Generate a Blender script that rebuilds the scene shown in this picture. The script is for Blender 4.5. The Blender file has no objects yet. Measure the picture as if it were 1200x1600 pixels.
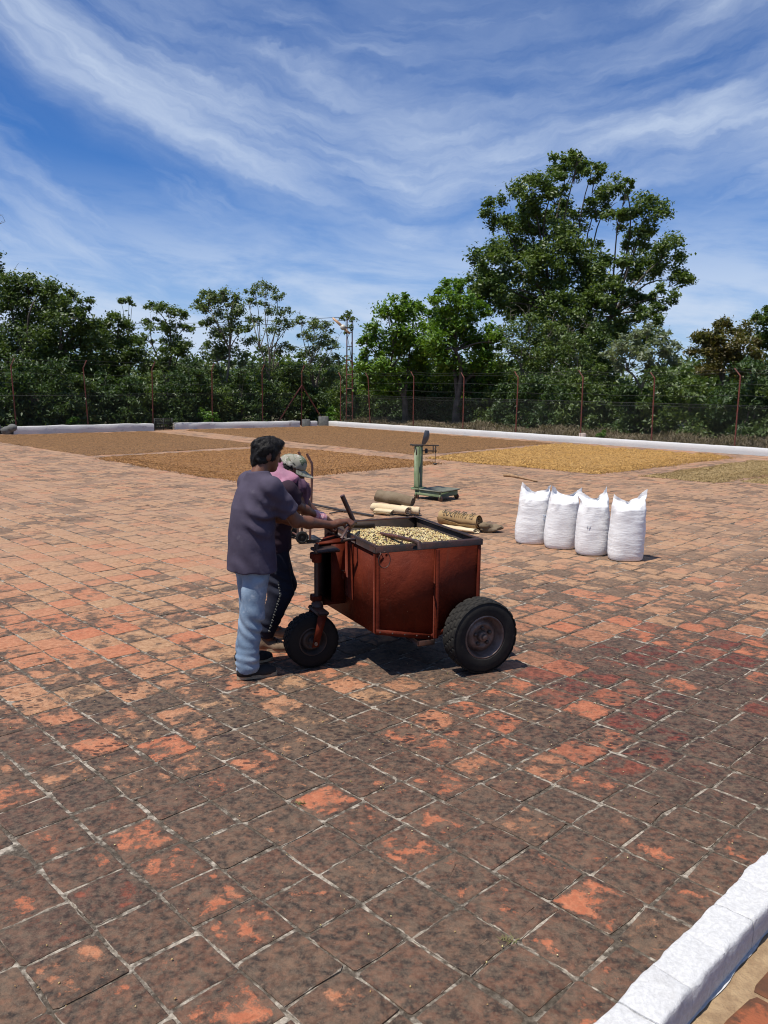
import bpy, math, random
import numpy as np
from mathutils import Matrix, Vector

# ------------------------------------------------------------------ camera
SC = bpy.context.scene
COL = SC.collection
F, HOR, ROLL, CAMH = 1260.0, 597.0, math.radians(0.5), 2.1        # in a 1200 x 1600 frame
TH = math.atan((800 - HOR) / F)
_fw = np.array([0, math.cos(TH), -math.sin(TH)])
_up0 = np.array([0, math.sin(TH), math.cos(TH)])
_rt0 = np.array([1.0, 0, 0])
_rt = math.cos(ROLL) * _rt0 + math.sin(ROLL) * _up0
_up = -math.sin(ROLL) * _rt0 + math.cos(ROLL) * _up0
_cam = np.array([0, 0, CAMH])
cd = bpy.data.cameras.new('camera')
cam = bpy.data.objects.new('camera', cd)
COL.objects.link(cam)
cd.sensor_fit = 'VERTICAL'
cd.sensor_height = 36.0
cd.lens = 36.0 * F / 1600.0
cd.clip_start = 0.05
cd.clip_end = 3000
cam.matrix_world = Matrix((
    (_rt[0], _up[0], -_fw[0], _cam[0]),
    (_rt[1], _up[1], -_fw[1], _cam[1]),
    (_rt[2], _up[2], -_fw[2], _cam[2]),
    (0, 0, 0, 1)))
SC.camera = cam
SC.render.resolution_x, SC.render.resolution_y = 768, 1024


def gp(x, y, z=0.0):
    """survey: the point of height z seen at photo pixel x, y"""
    d = _fw * F + _rt * (x - 600) + _up * (800 - y)
    return _cam + d * ((z - CAMH) / d[2])


def at(x, y, Y):
    """survey: the point at distance Y seen at photo pixel x, y"""
    d = _fw * F + _rt * (x - 600) + _up * (800 - y)
    return _cam + d * (Y / d[1])


# ------------------------------------------------------------------ light
SUN_EL = math.radians(69)
_h = np.array([-0.87, -0.49]); _h /= np.linalg.norm(_h)
SUN = np.array([_h[0] * math.cos(SUN_EL), _h[1] * math.cos(SUN_EL), math.sin(SUN_EL)])
sl = bpy.data.lights.new('sun', 'SUN')
sl.energy = 5.0
sl.angle = math.radians(0.5)
sl.color = (1.0, 0.95, 0.87)
so = bpy.data.objects.new('sun', sl)
COL.objects.link(so)
so.location = (0, 0, 30)
so.rotation_euler = Vector(SUN).to_track_quat('Z', 'Y').to_euler()

W = bpy.data.worlds.new('World')
SC.world = W
W.use_nodes = True
SC.view_settings.view_transform = 'Standard'
SC.view_settings.look = 'None'
SC.view_settings.exposure = 0.15
SC.view_settings.gamma = 1.0
SC.view_settings.use_curve_mapping = False
SC.cycles.use_denoising = True
SC.cycles.max_bounces = 6
SC.cycles.diffuse_bounces = 2
SC.cycles.filter_width = 1.1
SC.cycles.transparent_max_bounces = 8
SC.cycles.caustics_reflective = False
SC.cycles.caustics_refractive = False


# ------------------------------------------------------------------ node helpers
class NT:
    def __init__(s, nt):
        s.t = nt

    def n(s, typ, **kw):
        nd = s.t.nodes.new('ShaderNode' + typ)
        for k, v in kw.items():
            setattr(nd, k, v)
        return nd

    def put(s, sock, v):
        if v is None:
            return
        if hasattr(v, 'is_output') or hasattr(v, 'links'):
            s.t.links.new(v, sock)
        elif isinstance(v, (tuple, list)):
            if len(v) == 3 and sock.type == 'RGBA':
                v = (*v, 1)
            sock.default_value = v
        else:
            sock.default_value = v

    def math(s, op, a, b=None, c=None, clamp=False):
        nd = s.n('Math', operation=op, use_clamp=clamp)
        for i, v in enumerate((a, b, c)):
            s.put(nd.inputs[i], v) if v is not None else None
        return nd.outputs[0]

    def noise(s, vec, scale=5, detail=4, rough=0.55, dist=0.0):
        nd = s.n('TexNoise')
        s.put(nd.inputs['Vector'], vec)
        s.put(nd.inputs['Scale'], scale)
        nd.inputs['Detail'].default_value = detail
        nd.inputs['Roughness'].default_value = rough
        nd.inputs['Distortion'].default_value = dist
        return nd.outputs[0]

    def voro(s, vec, scale, feature='F1', rnd=1.0):
        nd = s.n('TexVoronoi', feature=feature)
        s.put(nd.inputs['Vector'], vec)
        s.put(nd.inputs['Scale'], scale)
        nd.inputs['Randomness'].default_value = rnd
        return nd

    def ramp(s, fac, stops, interp='LINEAR'):
        nd = s.n('ValToRGB')
        cr = nd.color_ramp
        cr.interpolation = interp
        while len(cr.elements) < len(stops):
            cr.elements.new(0.5)
        for e, (p, c) in zip(cr.elements, stops):
            e.position = p
            if not isinstance(c, (tuple, list)):
                c = (c, c, c)
            e.color = (*c[:3], 1)
        s.put(nd.inputs[0], fac)
        return nd.outputs[0]

    def smooth(s, v, a, b):
        nd = s.n('MapRange', interpolation_type='SMOOTHSTEP')
        s.put(nd.inputs[0], v)
        nd.inputs[1].default_value = a
        nd.inputs[2].default_value = b
        nd.inputs[3].default_value = 0
        nd.inputs[4].default_value = 1
        return nd.outputs[0]

    def mix(s, fac, a, b, blend='MIX'):
        nd = s.n('Mix', data_type='RGBA', blend_type=blend)
        s.put(nd.inputs[0], fac)
        s.put(nd.inputs[6], a)
        s.put(nd.inputs[7], b)
        return nd.outputs[2]

    def mapv(s, vec, scale=(1, 1, 1), rot=(0, 0, 0), loc=(0, 0, 0)):
        nd = s.n('Mapping')
        s.put(nd.inputs[0], vec)
        nd.inputs['Location'].default_value = loc
        nd.inputs['Rotation'].default_value = rot
        nd.inputs['Scale'].default_value = scale
        return nd.outputs[0]

    def bump(s, h, strength=0.3, dist=0.01, normal=None):
        nd = s.n('Bump')
        nd.inputs['Strength'].default_value = strength
        nd.inputs['Distance'].default_value = dist
        s.put(nd.inputs['Height'], h)
        if normal is not None:
            s.put(nd.inputs['Normal'], normal)
        return nd.outputs[0]

    def attr(s, name):
        nd = s.n('Attribute', attribute_name=name)
        return nd


MATS = {}


def newmat(name):
    m = bpy.data.materials.new(name)
    m.use_nodes = True
    nt = NT(m.node_tree)
    b = m.node_tree.nodes['Principled BSDF']
    MATS[name] = m
    return m, nt, b


def objco(nt):
    return nt.n('TexCoord').outputs['Object']


def simple(name, c1, c2=None, scale=6.0, rough=0.7, metal=0.0, bump=0.25, bscale=60.0, bdist=0.004,
           lo=0.35, hi=0.65, detail=6, stretch=(1, 1, 1), spec=0.5, c3=None, c3scale=20, c3lo=0.6, c3hi=0.7):
    m, nt, b = newmat(name)
    co = nt.mapv(objco(nt), scale=stretch)
    if c2 is None:
        c2 = tuple(x * 0.72 for x in c1)
    f = nt.smooth(nt.noise(co, scale, detail, 0.6), lo, hi)
    col = nt.mix(f, c1, c2)
    if c3 is not None:
        col = nt.mix(nt.smooth(nt.noise(co, c3scale, 5, 0.65, 0.3), c3lo, c3hi), col, c3)
    nt.put(b.inputs['Base Color'], col)
    b.inputs['Roughness'].default_value = rough
    b.inputs['Metallic'].default_value = metal
    b.inputs['Specular IOR Level'].default_value = spec
    if bump:
        nt.put(b.inputs['Normal'], nt.bump(nt.noise(co, bscale, 5, 0.6), bump, bdist))
    return m


# ------------------------------------------------------------------ sky with thin cirrus
def build_sky():
    t = NT(W.node_tree)
    bg = W.node_tree.nodes['Background']
    sky = t.n('TexSky', sky_type='NISHITA')
    sky.sun_disc = False
    sky.sun_elevation = SUN_EL
    sky.sun_rotation = math.atan2(SUN[0], SUN[1])
    sky.altitude = 900
    sky.air_density = 1.0
    sky.dust_density = 0.3
    sky.ozone_density = 2.2
    co = t.n('TexCoord').outputs['Generated']
    sep = t.n('SeparateXYZ')
    t.put(sep.inputs[0], co)
    az = t.math('MULTIPLY', t.math('ARCTAN2', sep.outputs[0], sep.outputs[1]), 57.2958)
    el = t.math('MULTIPLY', t.math('ARCSINE', sep.outputs[2]), 57.2958)

    def vec(x, y):
        c = t.n('CombineXYZ')
        t.put(c.inputs[0], x); t.put(c.inputs[1], y)
        return c.outputs[0]
    # a long combed veil that sags in the middle of the sky; d = height above its lower edge, in degrees
    q = t.math('SUBTRACT', az, 5.0)
    edge = t.math('ADD', t.math('MULTIPLY', t.math('MULTIPLY', q, q), 0.0105), 10.6)
    wob = t.noise(vec(t.math('MULTIPLY', az, 0.07), t.math('MULTIPLY', el, 0.11)), 1.0, 6, 0.6, 0.2)
    d = t.math('ADD', t.math('SUBTRACT', el, edge), t.math('MULTIPLY', t.math('SUBTRACT', wob, 0.5), 6.5))
    lowe = t.smooth(d, -3.6, 2.6)
    fade = t.smooth(d, 12.0, 0.5)
    comb = t.noise(vec(t.math('MULTIPLY', az, 0.035), t.math('MULTIPLY', d, 0.16)), 1.6, 9, 0.56, 0.1)
    fib = t.noise(t.mapv(vec(t.math('MULTIPLY', az, 0.06), t.math('MULTIPLY', d, 0.5)), rot=(0, 0, 0.10)), 1.5, 8, 0.60, 0.2)
    patch = t.noise(vec(t.math('MULTIPLY', az, 0.045), t.math('MULTIPLY', el, 0.075)), 1.3, 4, 0.5, 0.3)
    body = t.math('MULTIPLY', t.math('MULTIPLY', lowe, t.math('ADD', 0.22, t.math('MULTIPLY', fade, 0.52))), t.smooth(comb, 0.22, 0.66))
    loose = t.math('MULTIPLY', t.smooth(t.math('ADD', t.math('MULTIPLY', comb, 0.6), t.math('MULTIPLY', patch, 0.6)), 0.50, 0.78), 0.62)
    cl = t.math('MAXIMUM', body, loose)
    cl = t.math('ADD', cl, t.math('MULTIPLY', t.math('MULTIPLY', cl, t.math('SUBTRACT', fib, 0.5)), 1.5))
    low2 = t.noise(vec(t.math('MULTIPLY', az, 0.05), t.math('MULTIPLY', t.math('ADD', el, t.math('MULTIPLY', az, 0.10)), 0.22)), 1.5, 8, 0.6, 0.3)
    veil = t.math('MULTIPLY', t.smooth(el, 15.0, 3.0), t.math('ADD', 0.36, t.math('MULTIPLY', t.smooth(low2, 0.36, 0.62), 0.58)))
    cover = t.math('MAXIMUM', cl, veil)
    cover = t.math('MINIMUM', t.math('MAXIMUM', cover, 0.0), 0.92)
    cloud = (9.4, 11.0, 13.6, 1)
    deep = t.mix(1.0, sky.outputs[0], (0.54, 1.04, 1.74, 1), 'MULTIPLY')
    col = t.mix(cover, deep, cloud)
    t.put(bg.inputs['Color'], col)
    bg.inputs['Strength'].default_value = 0.058


build_sky()

# ------------------------------------------------------------------ geometry helpers
RNG = np.random.default_rng(11)
random.seed(5)


def norm(v):
    v = np.asarray(v, float)
    return v / (np.linalg.norm(v) + 1e-12)


class G:
    """collects faces in world coordinates; frame = (origin, X, Y, Z)"""

    def __init__(s, frame=None):
        s.v, s.f, s.fr = [], [], frame

    def add(s, vs, fs):
        o = len(s.v)
        for p in vs:
            p = np.asarray(p, float)
            if s.fr is not None:
                fo, X, Y, Z = s.fr
                p = fo + X * p[0] + Y * p[1] + Z * p[2]
            s.v.append(p)
        for f in fs:
            s.f.append(tuple(i + o for i in f))
        return s

    def box(s, lo, hi, bev=0.0):
        x0, y0, z0 = lo
        x1, y1, z1 = hi
        if bev <= 0:
            vs = [(x, y, z) for x in (x0, x1) for y in (y0, y1) for z in (z0, z1)]
            fs = [(0, 1, 3, 2), (4, 6, 7, 5), (0, 4, 5, 1), (2, 3, 7, 6), (0, 2, 6, 4), (1, 5, 7, 3)]
            return s.add(vs, fs)
        b = min(bev, (x1 - x0) / 2.01, (y1 - y0) / 2.01, (z1 - z0) / 2.01)
        vs, idx = [], {}
        for ix, X in enumerate((x0, x1)):
            for iy, Y in enumerate((y0, y1)):
                for iz, Z in enumerate((z0, z1)):
                    sx, sy, sz = (1, -1)[ix], (1, -1)[iy], (1, -1)[iz]
                    for a in range(3):
                        q = [X + sx * b, Y + sy * b, Z + sz * b]
                        q[a] = (X, Y, Z)[a]
                        idx[ix, iy, iz, a] = len(vs)
                        vs.append(q)
        fs = []
        for a in range(3):
            o1, o2 = [(1, 2), (0, 2), (0, 1)][a]
            for e in (0, 1):
                quad = []
                for p, q in ((0, 0), (1, 0), (1, 1), (0, 1)):
                    k = [0, 0, 0]
                    k[a], k[o1], k[o2] = e, p, q
                    quad.append(idx[k[0], k[1], k[2], a])
                fs.append(tuple(quad))
        for a in range(3):
            o1, o2 = [(1, 2), (0, 2), (0, 1)][a]
            for p in (0, 1):
                for q in (0, 1):
                    k0 = [0, 0, 0]; k1 = [0, 0, 0]
                    k0[a], k1[a] = 0, 1
                    k0[o1] = k1[o1] = p
                    k0[o2] = k1[o2] = q
                    fs.append((idx[(*k0, o1)], idx[(*k1, o1)], idx[(*k1, o2)], idx[(*k0, o2)]))
        for ix in (0, 1):
            for iy in (0, 1):
                for iz in (0, 1):
                    fs.append(tuple(idx[ix, iy, iz, a] for a in range(3)))
        return s.add(vs, fs)

    def tube(s, pts, r, n=8, cap=True, flat=1.0):
        pts = [np.asarray(p, float) for p in pts]
        m = len(pts)
        rs = [r] * m if np.isscalar(r) else list(r)
        vs, fs = [], []
        ref = None
        for i in range(m):
            d = norm(pts[min(i + 1, m - 1)] - pts[max(i - 1, 0)])
            if ref is None:
                ref = np.array([0, 0, 1.0]) if abs(d[2]) < 0.9 else np.array([1.0, 0, 0])
            x = norm(np.cross(ref, d)); y = np.cross(d, x); ref = y
            for k in range(n):
                a = 2 * math.pi * k / n
                vs.append(pts[i] + (x * math.cos(a) + y * math.sin(a) * flat) * rs[i])
        for i in range(m - 1):
            for k in range(n):
                fs.append((i * n + k, i * n + (k + 1) % n, (i + 1) * n + (k + 1) % n, (i + 1) * n + k))
        if cap:
            fs.append(tuple(range(n))[::-1])
            fs.append(tuple((m - 1) * n + k for k in range(n)))
        return s.add(vs, fs)

    def lathe(s, o, axis, prof, n=32, wob=None):
        """prof = [(radius, height along axis)]"""
        o = np.asarray(o, float); ax = norm(axis)
        ref = np.array([0, 0, 1.0]) if abs(ax[2]) < 0.9 else np.array([1.0, 0, 0])
        x = norm(np.cross(ref, ax)); y = np.cross(ax, x)
        vs, fs = [], []
        for i, (r, h) in enumerate(prof):
            for k in range(n):
                a = 2 * math.pi * k / n
                rr = r if wob is None else r + wob(i, k)
                vs.append(o + ax * h + (x * math.cos(a) + y * math.sin(a)) * rr)
        for i in range(len(prof) - 1):
            for k in range(n):
                fs.append((i * n + k, i * n + (k + 1) % n, (i + 1) * n + (k + 1) % n, (i + 1) * n + k))
        return s.add(vs, fs)

    def prism(s, poly, thick):
        """poly: planar points, extruded along thick vector"""
        n = len(poly)
        t = np.asarray(thick, float)
        vs = [np.asarray(p, float) for p in poly] + [np.asarray(p, float) + t for p in poly]
        fs = [tuple(range(n))[::-1], tuple(range(n, 2 * n))]
        fs += [(i, (i + 1) % n, n + (i + 1) % n, n + i) for i in range(n)]
        return s.add(vs, fs)


def mesh(name, V, Fc):
    me = bpy.data.meshes.new(name)
    V = np.asarray(V, np.float32)
    me.vertices.add(len(V))
    me.vertices.foreach_set('co', V.ravel())
    if isinstance(Fc, np.ndarray):
        k = Fc.shape[1]
        tot = np.full(len(Fc), k, np.int32)
        flat = Fc.astype(np.int32).ravel()
    else:
        tot = np.array([len(f) for f in Fc], np.int32)
        flat = np.array([i for f in Fc for i in f], np.int32)
    me.loops.add(len(flat))
    me.loops.foreach_set('vertex_index', flat)
    me.polygons.add(len(tot))
    st = np.zeros(len(tot), np.int32)
    st[1:] = np.cumsum(tot)[:-1]
    me.polygons.foreach_set('loop_start', st)
    me.polygons.foreach_set('loop_total', tot)
    me.update(calc_edges=True)
    return me


def base_of(obj):
    p = obj
    l = np.zeros(3)
    while p is not None:
        l = l + np.array(p.location)
        p = p.parent
    return l


def tag(o, label=None, cat=None, group=None, kind=None):
    if label: o['label'] = label
    if cat: o['category'] = cat
    if group: o['group'] = group
    if kind: o['kind'] = kind
    return o


def obj(name, V, Fc, m, parent=None, base=None, smooth=None, attrs=None):
    """links one mesh object; V in world coordinates"""
    V = np.asarray(V, float)
    if parent is not None:
        off = base_of(parent); loc = (0, 0, 0)
    else:
        off = np.zeros(3) if base is None else np.asarray(base, float); loc = tuple(off)
    me = mesh(name, V - off, Fc)
    for nm, typ, arr in (attrs or []):
        a = me.attributes.new(nm, typ, 'POINT')
        a.data.foreach_set('color' if typ == 'FLOAT_COLOR' else ('vector' if typ == 'FLOAT_VECTOR' else 'value'),
                           np.asarray(arr, np.float32).ravel())
    if m is not None:
        me.materials.append(MATS[m] if isinstance(m, str) else m)
    if smooth is True:
        me.polygons.foreach_set('use_smooth', np.ones(len(me.polygons), bool))
    elif smooth:
        me.polygons.foreach_set('use_smooth', np.ones(len(me.polygons), bool))
        me.set_sharp_from_angle(angle=math.radians(smooth))
    o = bpy.data.objects.new(name, me)
    o.location = loc
    o.parent = parent
    COL.objects.link(o)
    return o


def gobj(name, g, m, parent=None, base=None, smooth=None):
    return obj(name, g.v, g.f, m, parent, base, smooth)


def thing(name, loc, label, cat, group=None):
    o = bpy.data.objects.new(name, None)
    o.empty_display_size = 0.1
    COL.objects.link(o)
    o.location = tuple(float(x) for x in loc)
    return tag(o, label, cat, group)


def vnoise(p, seed=0):
    """smooth value noise in [-1, 1] on an (n, 3) array"""
    p = np.asarray(p, np.float64)
    i = np.floor(p).astype(np.int64)
    f = p - i
    f = f * f * (3 - 2 * f)
    out = np.zeros(len(p))
    for dx in (0, 1):
        for dy in (0, 1):
            for dz in (0, 1):
                h = (i[:, 0] + dx) * 374761393 + (i[:, 1] + dy) * 668265263 + (i[:, 2] + dz) * 2147483647 + seed * 1013904223
                h = (h ^ (h >> 13)) * 1274126177
                h = (h ^ (h >> 16)) & 0xffff
                w = (f[:, 0] if dx else 1 - f[:, 0]) * (f[:, 1] if dy else 1 - f[:, 1]) * (f[:, 2] if dz else 1 - f[:, 2])
                out += w * (h / 32767.5 - 1)
    return out


def fbm(p, oct=3, seed=0):
    o, a, t = 0, 1.0, 0
    for k in range(oct):
        o = o + a * vnoise(np.asarray(p) * (2 ** k) + 17.3 * k, seed + k)
        t += a
        a *= 0.5
    return o / t


def inpoly(x, y, poly):
    c = np.zeros(len(x), bool)
    n = len(poly)
    for i in range(n):
        x0, y0 = poly[i]; x1, y1 = poly[(i + 1) % n]
        cond = (y0 > y) != (y1 > y)
        with np.errstate(divide='ignore', invalid='ignore'):
            c ^= cond & (x < (x1 - x0) * (y - y0) / (y1 - y0 + 1e-12) + x0)
    return c


def polydist(x, y, poly):
    d = np.full(len(x), 1e9)
    n = len(poly)
    for i in range(n):
        a = np.array(poly[i]); b = np.array(poly[(i + 1) % n])
        ab = b - a
        t = np.clip(((x - a[0]) * ab[0] + (y - a[1]) * ab[1]) / (ab @ ab), 0, 1)
        d = np.minimum(d, np.hypot(x - a[0] - t * ab[0], y - a[1] - t * ab[1]))
    return d


# ------------------------------------------------------------------ signed-distance sculpting (bodies, cloth)
class SDF:
    def __init__(s, lo, hi, h):
        s.lo = np.array(lo, float); s.h = h
        s.n = np.ceil((np.array(hi) - s.lo) / h).astype(int) + 1
        s.d = np.full(s.n, 1.0, np.float32)

    def _win(s, lo, hi):
        a = np.maximum(np.floor((np.array(lo) - s.lo) / s.h).astype(int), 0)
        b = np.minimum(np.ceil((np.array(hi) - s.lo) / s.h).astype(int) + 1, s.n)
        if np.any(b <= a):
            return None
        g = np.meshgrid(*[s.lo[k] + s.h * np.arange(a[k], b[k]) for k in range(3)], indexing='ij')
        return tuple(slice(a[k], b[k]) for k in range(3)), np.stack(g, -1).astype(np.float32)

    def _put(s, sl, d, k, op):
        o = s.d[sl]
        if op == 'sub':
            s.d[sl] = np.maximum(o, -d)
        elif k > 0:
            hh = np.clip(0.5 + 0.5 * (d - o) / k, 0, 1)
            s.d[sl] = d * (1 - hh) + o * hh - k * hh * (1 - hh)
        else:
            s.d[sl] = np.minimum(o, d)

    def cone(s, a, b, ra, rb, k=0.02, op='add', flat=None):
        a = np.array(a, float); b = np.array(b, float)
        R = max(ra, rb) + max(k, 0.01) * 2 + 2 * s.h
        w = s._win(np.minimum(a, b) - R, np.maximum(a, b) + R)
        if w is None: return s
        sl, p = w
        ab = b - a
        t = np.clip(((p - a) @ ab) / (ab @ ab + 1e-9), 0, 1)
        q = p - (a + t[..., None] * ab)
        if flat is not None:
            ax, sc = flat
            ax = norm(ax)
            q = q + (q @ ax)[..., None] * ax * (1 / sc - 1)
        s._put(sl, np.linalg.norm(q, axis=-1) - (ra + (rb - ra) * t), k, op)
        return s

    def chain(s, pts, rs, k=0.015, flat=None):
        for i in range(len(pts) - 1):
            s.cone(pts[i], pts[i + 1], rs[i], rs[i + 1], k, flat=flat)
        return s

    def ell(s, c, r, axes=None, k=0.02, op='add'):
        c = np.array(c, float); r = np.array(r, float)
        R = r.max() + max(k, 0.01) * 2 + 2 * s.h
        w = s._win(c - R, c + R)
        if w is None: return s
        sl, p = w
        q = p - c
        if axes is not None:
            A = np.array([norm(x) for x in axes])
            q = q @ A.T
        l = np.linalg.norm(q / r, axis=-1)
        g = np.linalg.norm(q / r ** 2, axis=-1) + 1e-6
        s._put(sl, (l * (l - 1) / g).astype(np.float32), k, op)
        return s

    def plane(s, o, nrm, window=None):
        """cut away the side the normal points to"""
        nrm = norm(nrm)
        lo, hi = window if window else (s.lo, s.lo + s.h * (s.n - 1))
        w = s._win(lo, hi)
        sl, p = w
        s.d[sl] = np.maximum(s.d[sl], (p - np.array(o)) @ nrm)
        return s

    def wrinkle(s, fn, band=0.05):
        m = np.abs(s.d) < band
        ii = np.argwhere(m)
        p = s.lo + ii * s.h
        s.d[m] += fn(p).astype(np.float32)
        return s

    def mesh(s):
        d = s.d
        inside = d < 0
        n = np.array(d.shape)
        c = np.zeros(n - 1, np.int8)
        for dx in (0, 1):
            for dy in (0, 1):
                for dz in (0, 1):
                    c += inside[dx:n[0] - 1 + dx, dy:n[1] - 1 + dy, dz:n[2] - 1 + dz]
        cells = np.argwhere((c > 0) & (c < 8))
        idx = np.full(n - 1, -1, np.int64)
        idx[tuple(cells.T)] = np.arange(len(cells))
        acc = np.zeros((len(cells), 3)); cnt = np.zeros(len(cells))
        cor = [(0, 0, 0), (1, 0, 0), (0, 1, 0), (1, 1, 0), (0, 0, 1), (1, 0, 1), (0, 1, 1), (1, 1, 1)]
        val = [d[tuple((cells + o).T)] for o in cor]
        for i in range(8):
            for j in range(i + 1, 8):
                if sum(a != b for a, b in zip(cor[i], cor[j])) != 1: continue
                a, b = val[i], val[j]
                m = (a < 0) != (b < 0)
                t = np.where(m, a / np.where(m, a - b, 1), 0)
                pt = np.array(cor[i]) + t[:, None] * (np.array(cor[j]) - np.array(cor[i]))
                acc[m] += pt[m]; cnt[m] += 1
        V = s.lo + s.h * (cells + acc / cnt[:, None])
        Q = []
        for ax in range(3):
            sl0 = [slice(None)] * 3; sl1 = [slice(None)] * 3
            sl0[ax] = slice(0, -1); sl1[ax] = slice(1, None)
            ch = inside[tuple(sl0)] != inside[tuple(sl1)]
            e = np.argwhere(ch)
            o1, o2 = [(1, 2), (2, 0), (0, 1)][ax]
            ok = (e[:, o1] > 0) & (e[:, o2] > 0) & (e[:, o1] < n[o1] - 1) & (e[:, o2] < n[o2] - 1)
            e = e[ok]
            ins = inside[tuple(e.T)]
            def cell(p, q):
                k = e.copy(); k[:, o1] -= p; k[:, o2] -= q
                return idx[tuple(k.T)]
            q = np.stack([cell(1, 1), cell(0, 1), cell(0, 0), cell(1, 0)], 1)
            q[~ins] = q[~ins][:, ::-1]
            Q.append(q)
        return V, np.concatenate(Q)


def relax(V, Q, it=2, lam=0.5):
    e = np.concatenate([Q[:, [0, 1]], Q[:, [1, 2]], Q[:, [2, 3]], Q[:, [3, 0]]])
    e = np.concatenate([e, e[:, ::-1]])
    for _ in range(it):
        s = np.zeros_like(V); c = np.zeros(len(V))
        for k in range(3):
            s[:, k] = np.bincount(e[:, 0], V[e[:, 1], k], len(V))
        c = np.bincount(e[:, 0], minlength=len(V))
        V = V + lam * (s / np.maximum(c, 1)[:, None] - V)
    return V

# ------------------------------------------------------------------ materials of the setting
def mat_tile():
    m, t, b = newmat('clay_tile')
    uv = t.attr('tuv'); tc = t.attr('tcol')
    sep = t.n('SeparateXYZ'); t.put(sep.inputs[0], uv.outputs['Vector'])
    cs = t.n('SeparateColor'); t.put(cs.inputs[0], tc.outputs['Color'])
    grime_shade, maroon, tan = cs.outputs[0], cs.outputs[1], cs.outputs[2]
    spots = tc.outputs['Alpha']
    co = t.n('NewGeometry').outputs['Position']
    seed = sep.outputs[2]
    cmb = t.n('CombineXYZ'); t.put(cmb.inputs[2], t.math('MULTIPLY', seed, 7.0))
    add = t.n('VectorMath', operation='ADD'); t.put(add.inputs[0], co); t.put(add.inputs[1], cmb.outputs[0])
    p = add.outputs[0]
    ex = t.math('MINIMUM', sep.outputs[0], t.math('SUBTRACT', 1.0, sep.outputs[0]))
    ey = t.math('MINIMUM', sep.outputs[1], t.math('SUBTRACT', 1.0, sep.outputs[1]))
    e = t.math('MINIMUM', ex, ey)                                  # 0 at the tile's rim, 0.5 in its middle
    big = t.noise(p, 7.0, 6, 0.62, 0.35)
    mid = t.noise(p, 26.0, 5, 0.6, 0.2)
    fine = t.noise(p, 120.0, 4, 0.7)
    # fired clay
    orange = t.mix(t.smooth(mid, 0.3, 0.7), (0.33, 0.100, 0.047), (0.46, 0.170, 0.086))
    tanc = t.mix(t.smooth(mid, 0.3, 0.7), (0.27, 0.145, 0.073), (0.44, 0.265, 0.150))
    mar = t.mix(t.smooth(mid, 0.35, 0.65), (0.055, 0.012, 0.010), (0.21, 0.046, 0.030))
    clay = t.mix(tan, orange, tanc)
    clay = t.mix(maroon, clay, mar)
    clay = t.mix(t.math('MULTIPLY', t.smooth(fine, 0.46, 0.66), 0.45), clay, (0.20, 0.095, 0.05))
    clay = t.mix(t.math('MULTIPLY', t.smooth(t.noise(p, 13.0, 5, 0.65), 0.55, 0.72), 0.45), clay, (0.20, 0.115, 0.068))
    # weathered skin: lichen and dirt, worn off towards the middle of a tile
    wear = t.math('ADD', t.math('MULTIPLY', big, 1.30), t.math('MULTIPLY', mid, 0.60))
    wear = t.math('ADD', wear, t.math('MULTIPLY', fine, 0.24))
    wear = t.math('ADD', wear, t.math('MULTIPLY', t.math('MULTIPLY', t.math('SUBTRACT', 0.72, t.smooth(e, -0.01, 0.16)), 0.42), t.smooth(grime_shade, 0.34, 0.62)))
    wear = t.math('ADD', wear, t.math('MULTIPLY', t.math('SUBTRACT', grime_shade, 0.5), 1.15))
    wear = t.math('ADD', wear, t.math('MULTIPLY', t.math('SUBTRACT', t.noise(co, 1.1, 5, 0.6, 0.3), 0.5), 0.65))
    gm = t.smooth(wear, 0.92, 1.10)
    dirt = t.mix(t.smooth(t.noise(p, 34.0, 6, 0.7), 0.36, 0.66), (0.024, 0.017, 0.013), (0.112, 0.078, 0.054))
    dirt = t.mix(t.math('MULTIPLY', t.smooth(t.noise(p, 11.0, 3, 0.6), 0.45, 0.7), 0.65), dirt, (0.150, 0.100, 0.066))
    dirt = t.mix(t.math('MULTIPLY', t.smooth(fine, 0.54, 0.74), 0.6), dirt, (0.23, 0.17, 0.12))
    dirt = t.mix(t.math('MULTIPLY', t.smooth(t.noise(p, 17.0, 5, 0.7, 0.3), 0.50, 0.72), 0.55), dirt, (0.150, 0.062, 0.034))
    grit = t.noise(p, 330.0, 2, 0.6)
    dirt = t.mix(t.math('MULTIPLY', t.smooth(grit, 0.48, 0.36), 0.55), dirt, (0.020, 0.015, 0.012))
    gmv = t.math('MULTIPLY', gm, t.math('ADD', 0.86, t.math('MULTIPLY', t.smooth(mid, 0.62, 0.4), 0.14)))
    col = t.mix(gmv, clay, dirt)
    # pale dust trodden in by the drying beds
    sy = t.n('SeparateXYZ'); t.put(sy.inputs[0], co)
    du = t.math('MULTIPLY', t.smooth(sy.outputs[1], 6.0, 11.0), t.math('ADD', 0.22, t.math('MULTIPLY', t.smooth(t.noise(co, 0.9, 5, 0.6, 0.3), 0.35, 0.65), 0.42)))
    col = t.mix(du, col, (0.33, 0.205, 0.130))
    # dark fruit stains, small and drawn out
    vs = t.voro(t.mapv(co, scale=(1.0, 1.5, 1), rot=(0, 0, 0.5)), 15.0)
    sp = t.smooth(t.math('ADD', vs.outputs['Distance'], t.math('MULTIPLY', t.math('SUBTRACT', t.noise(co, 60, 2), 0.5), 0.30)), 0.37, 0.25)
    sel = t.smooth(t.noise(co, 2.6, 3, 0.6), 0.66, 0.48)
    sp = t.math('MULTIPLY', t.math('MULTIPLY', sp, sel), spots)
    vs2 = t.voro(t.mapv(co, scale=(1.0, 1.3, 1), rot=(0, 0, -0.3)), 42.0)
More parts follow.
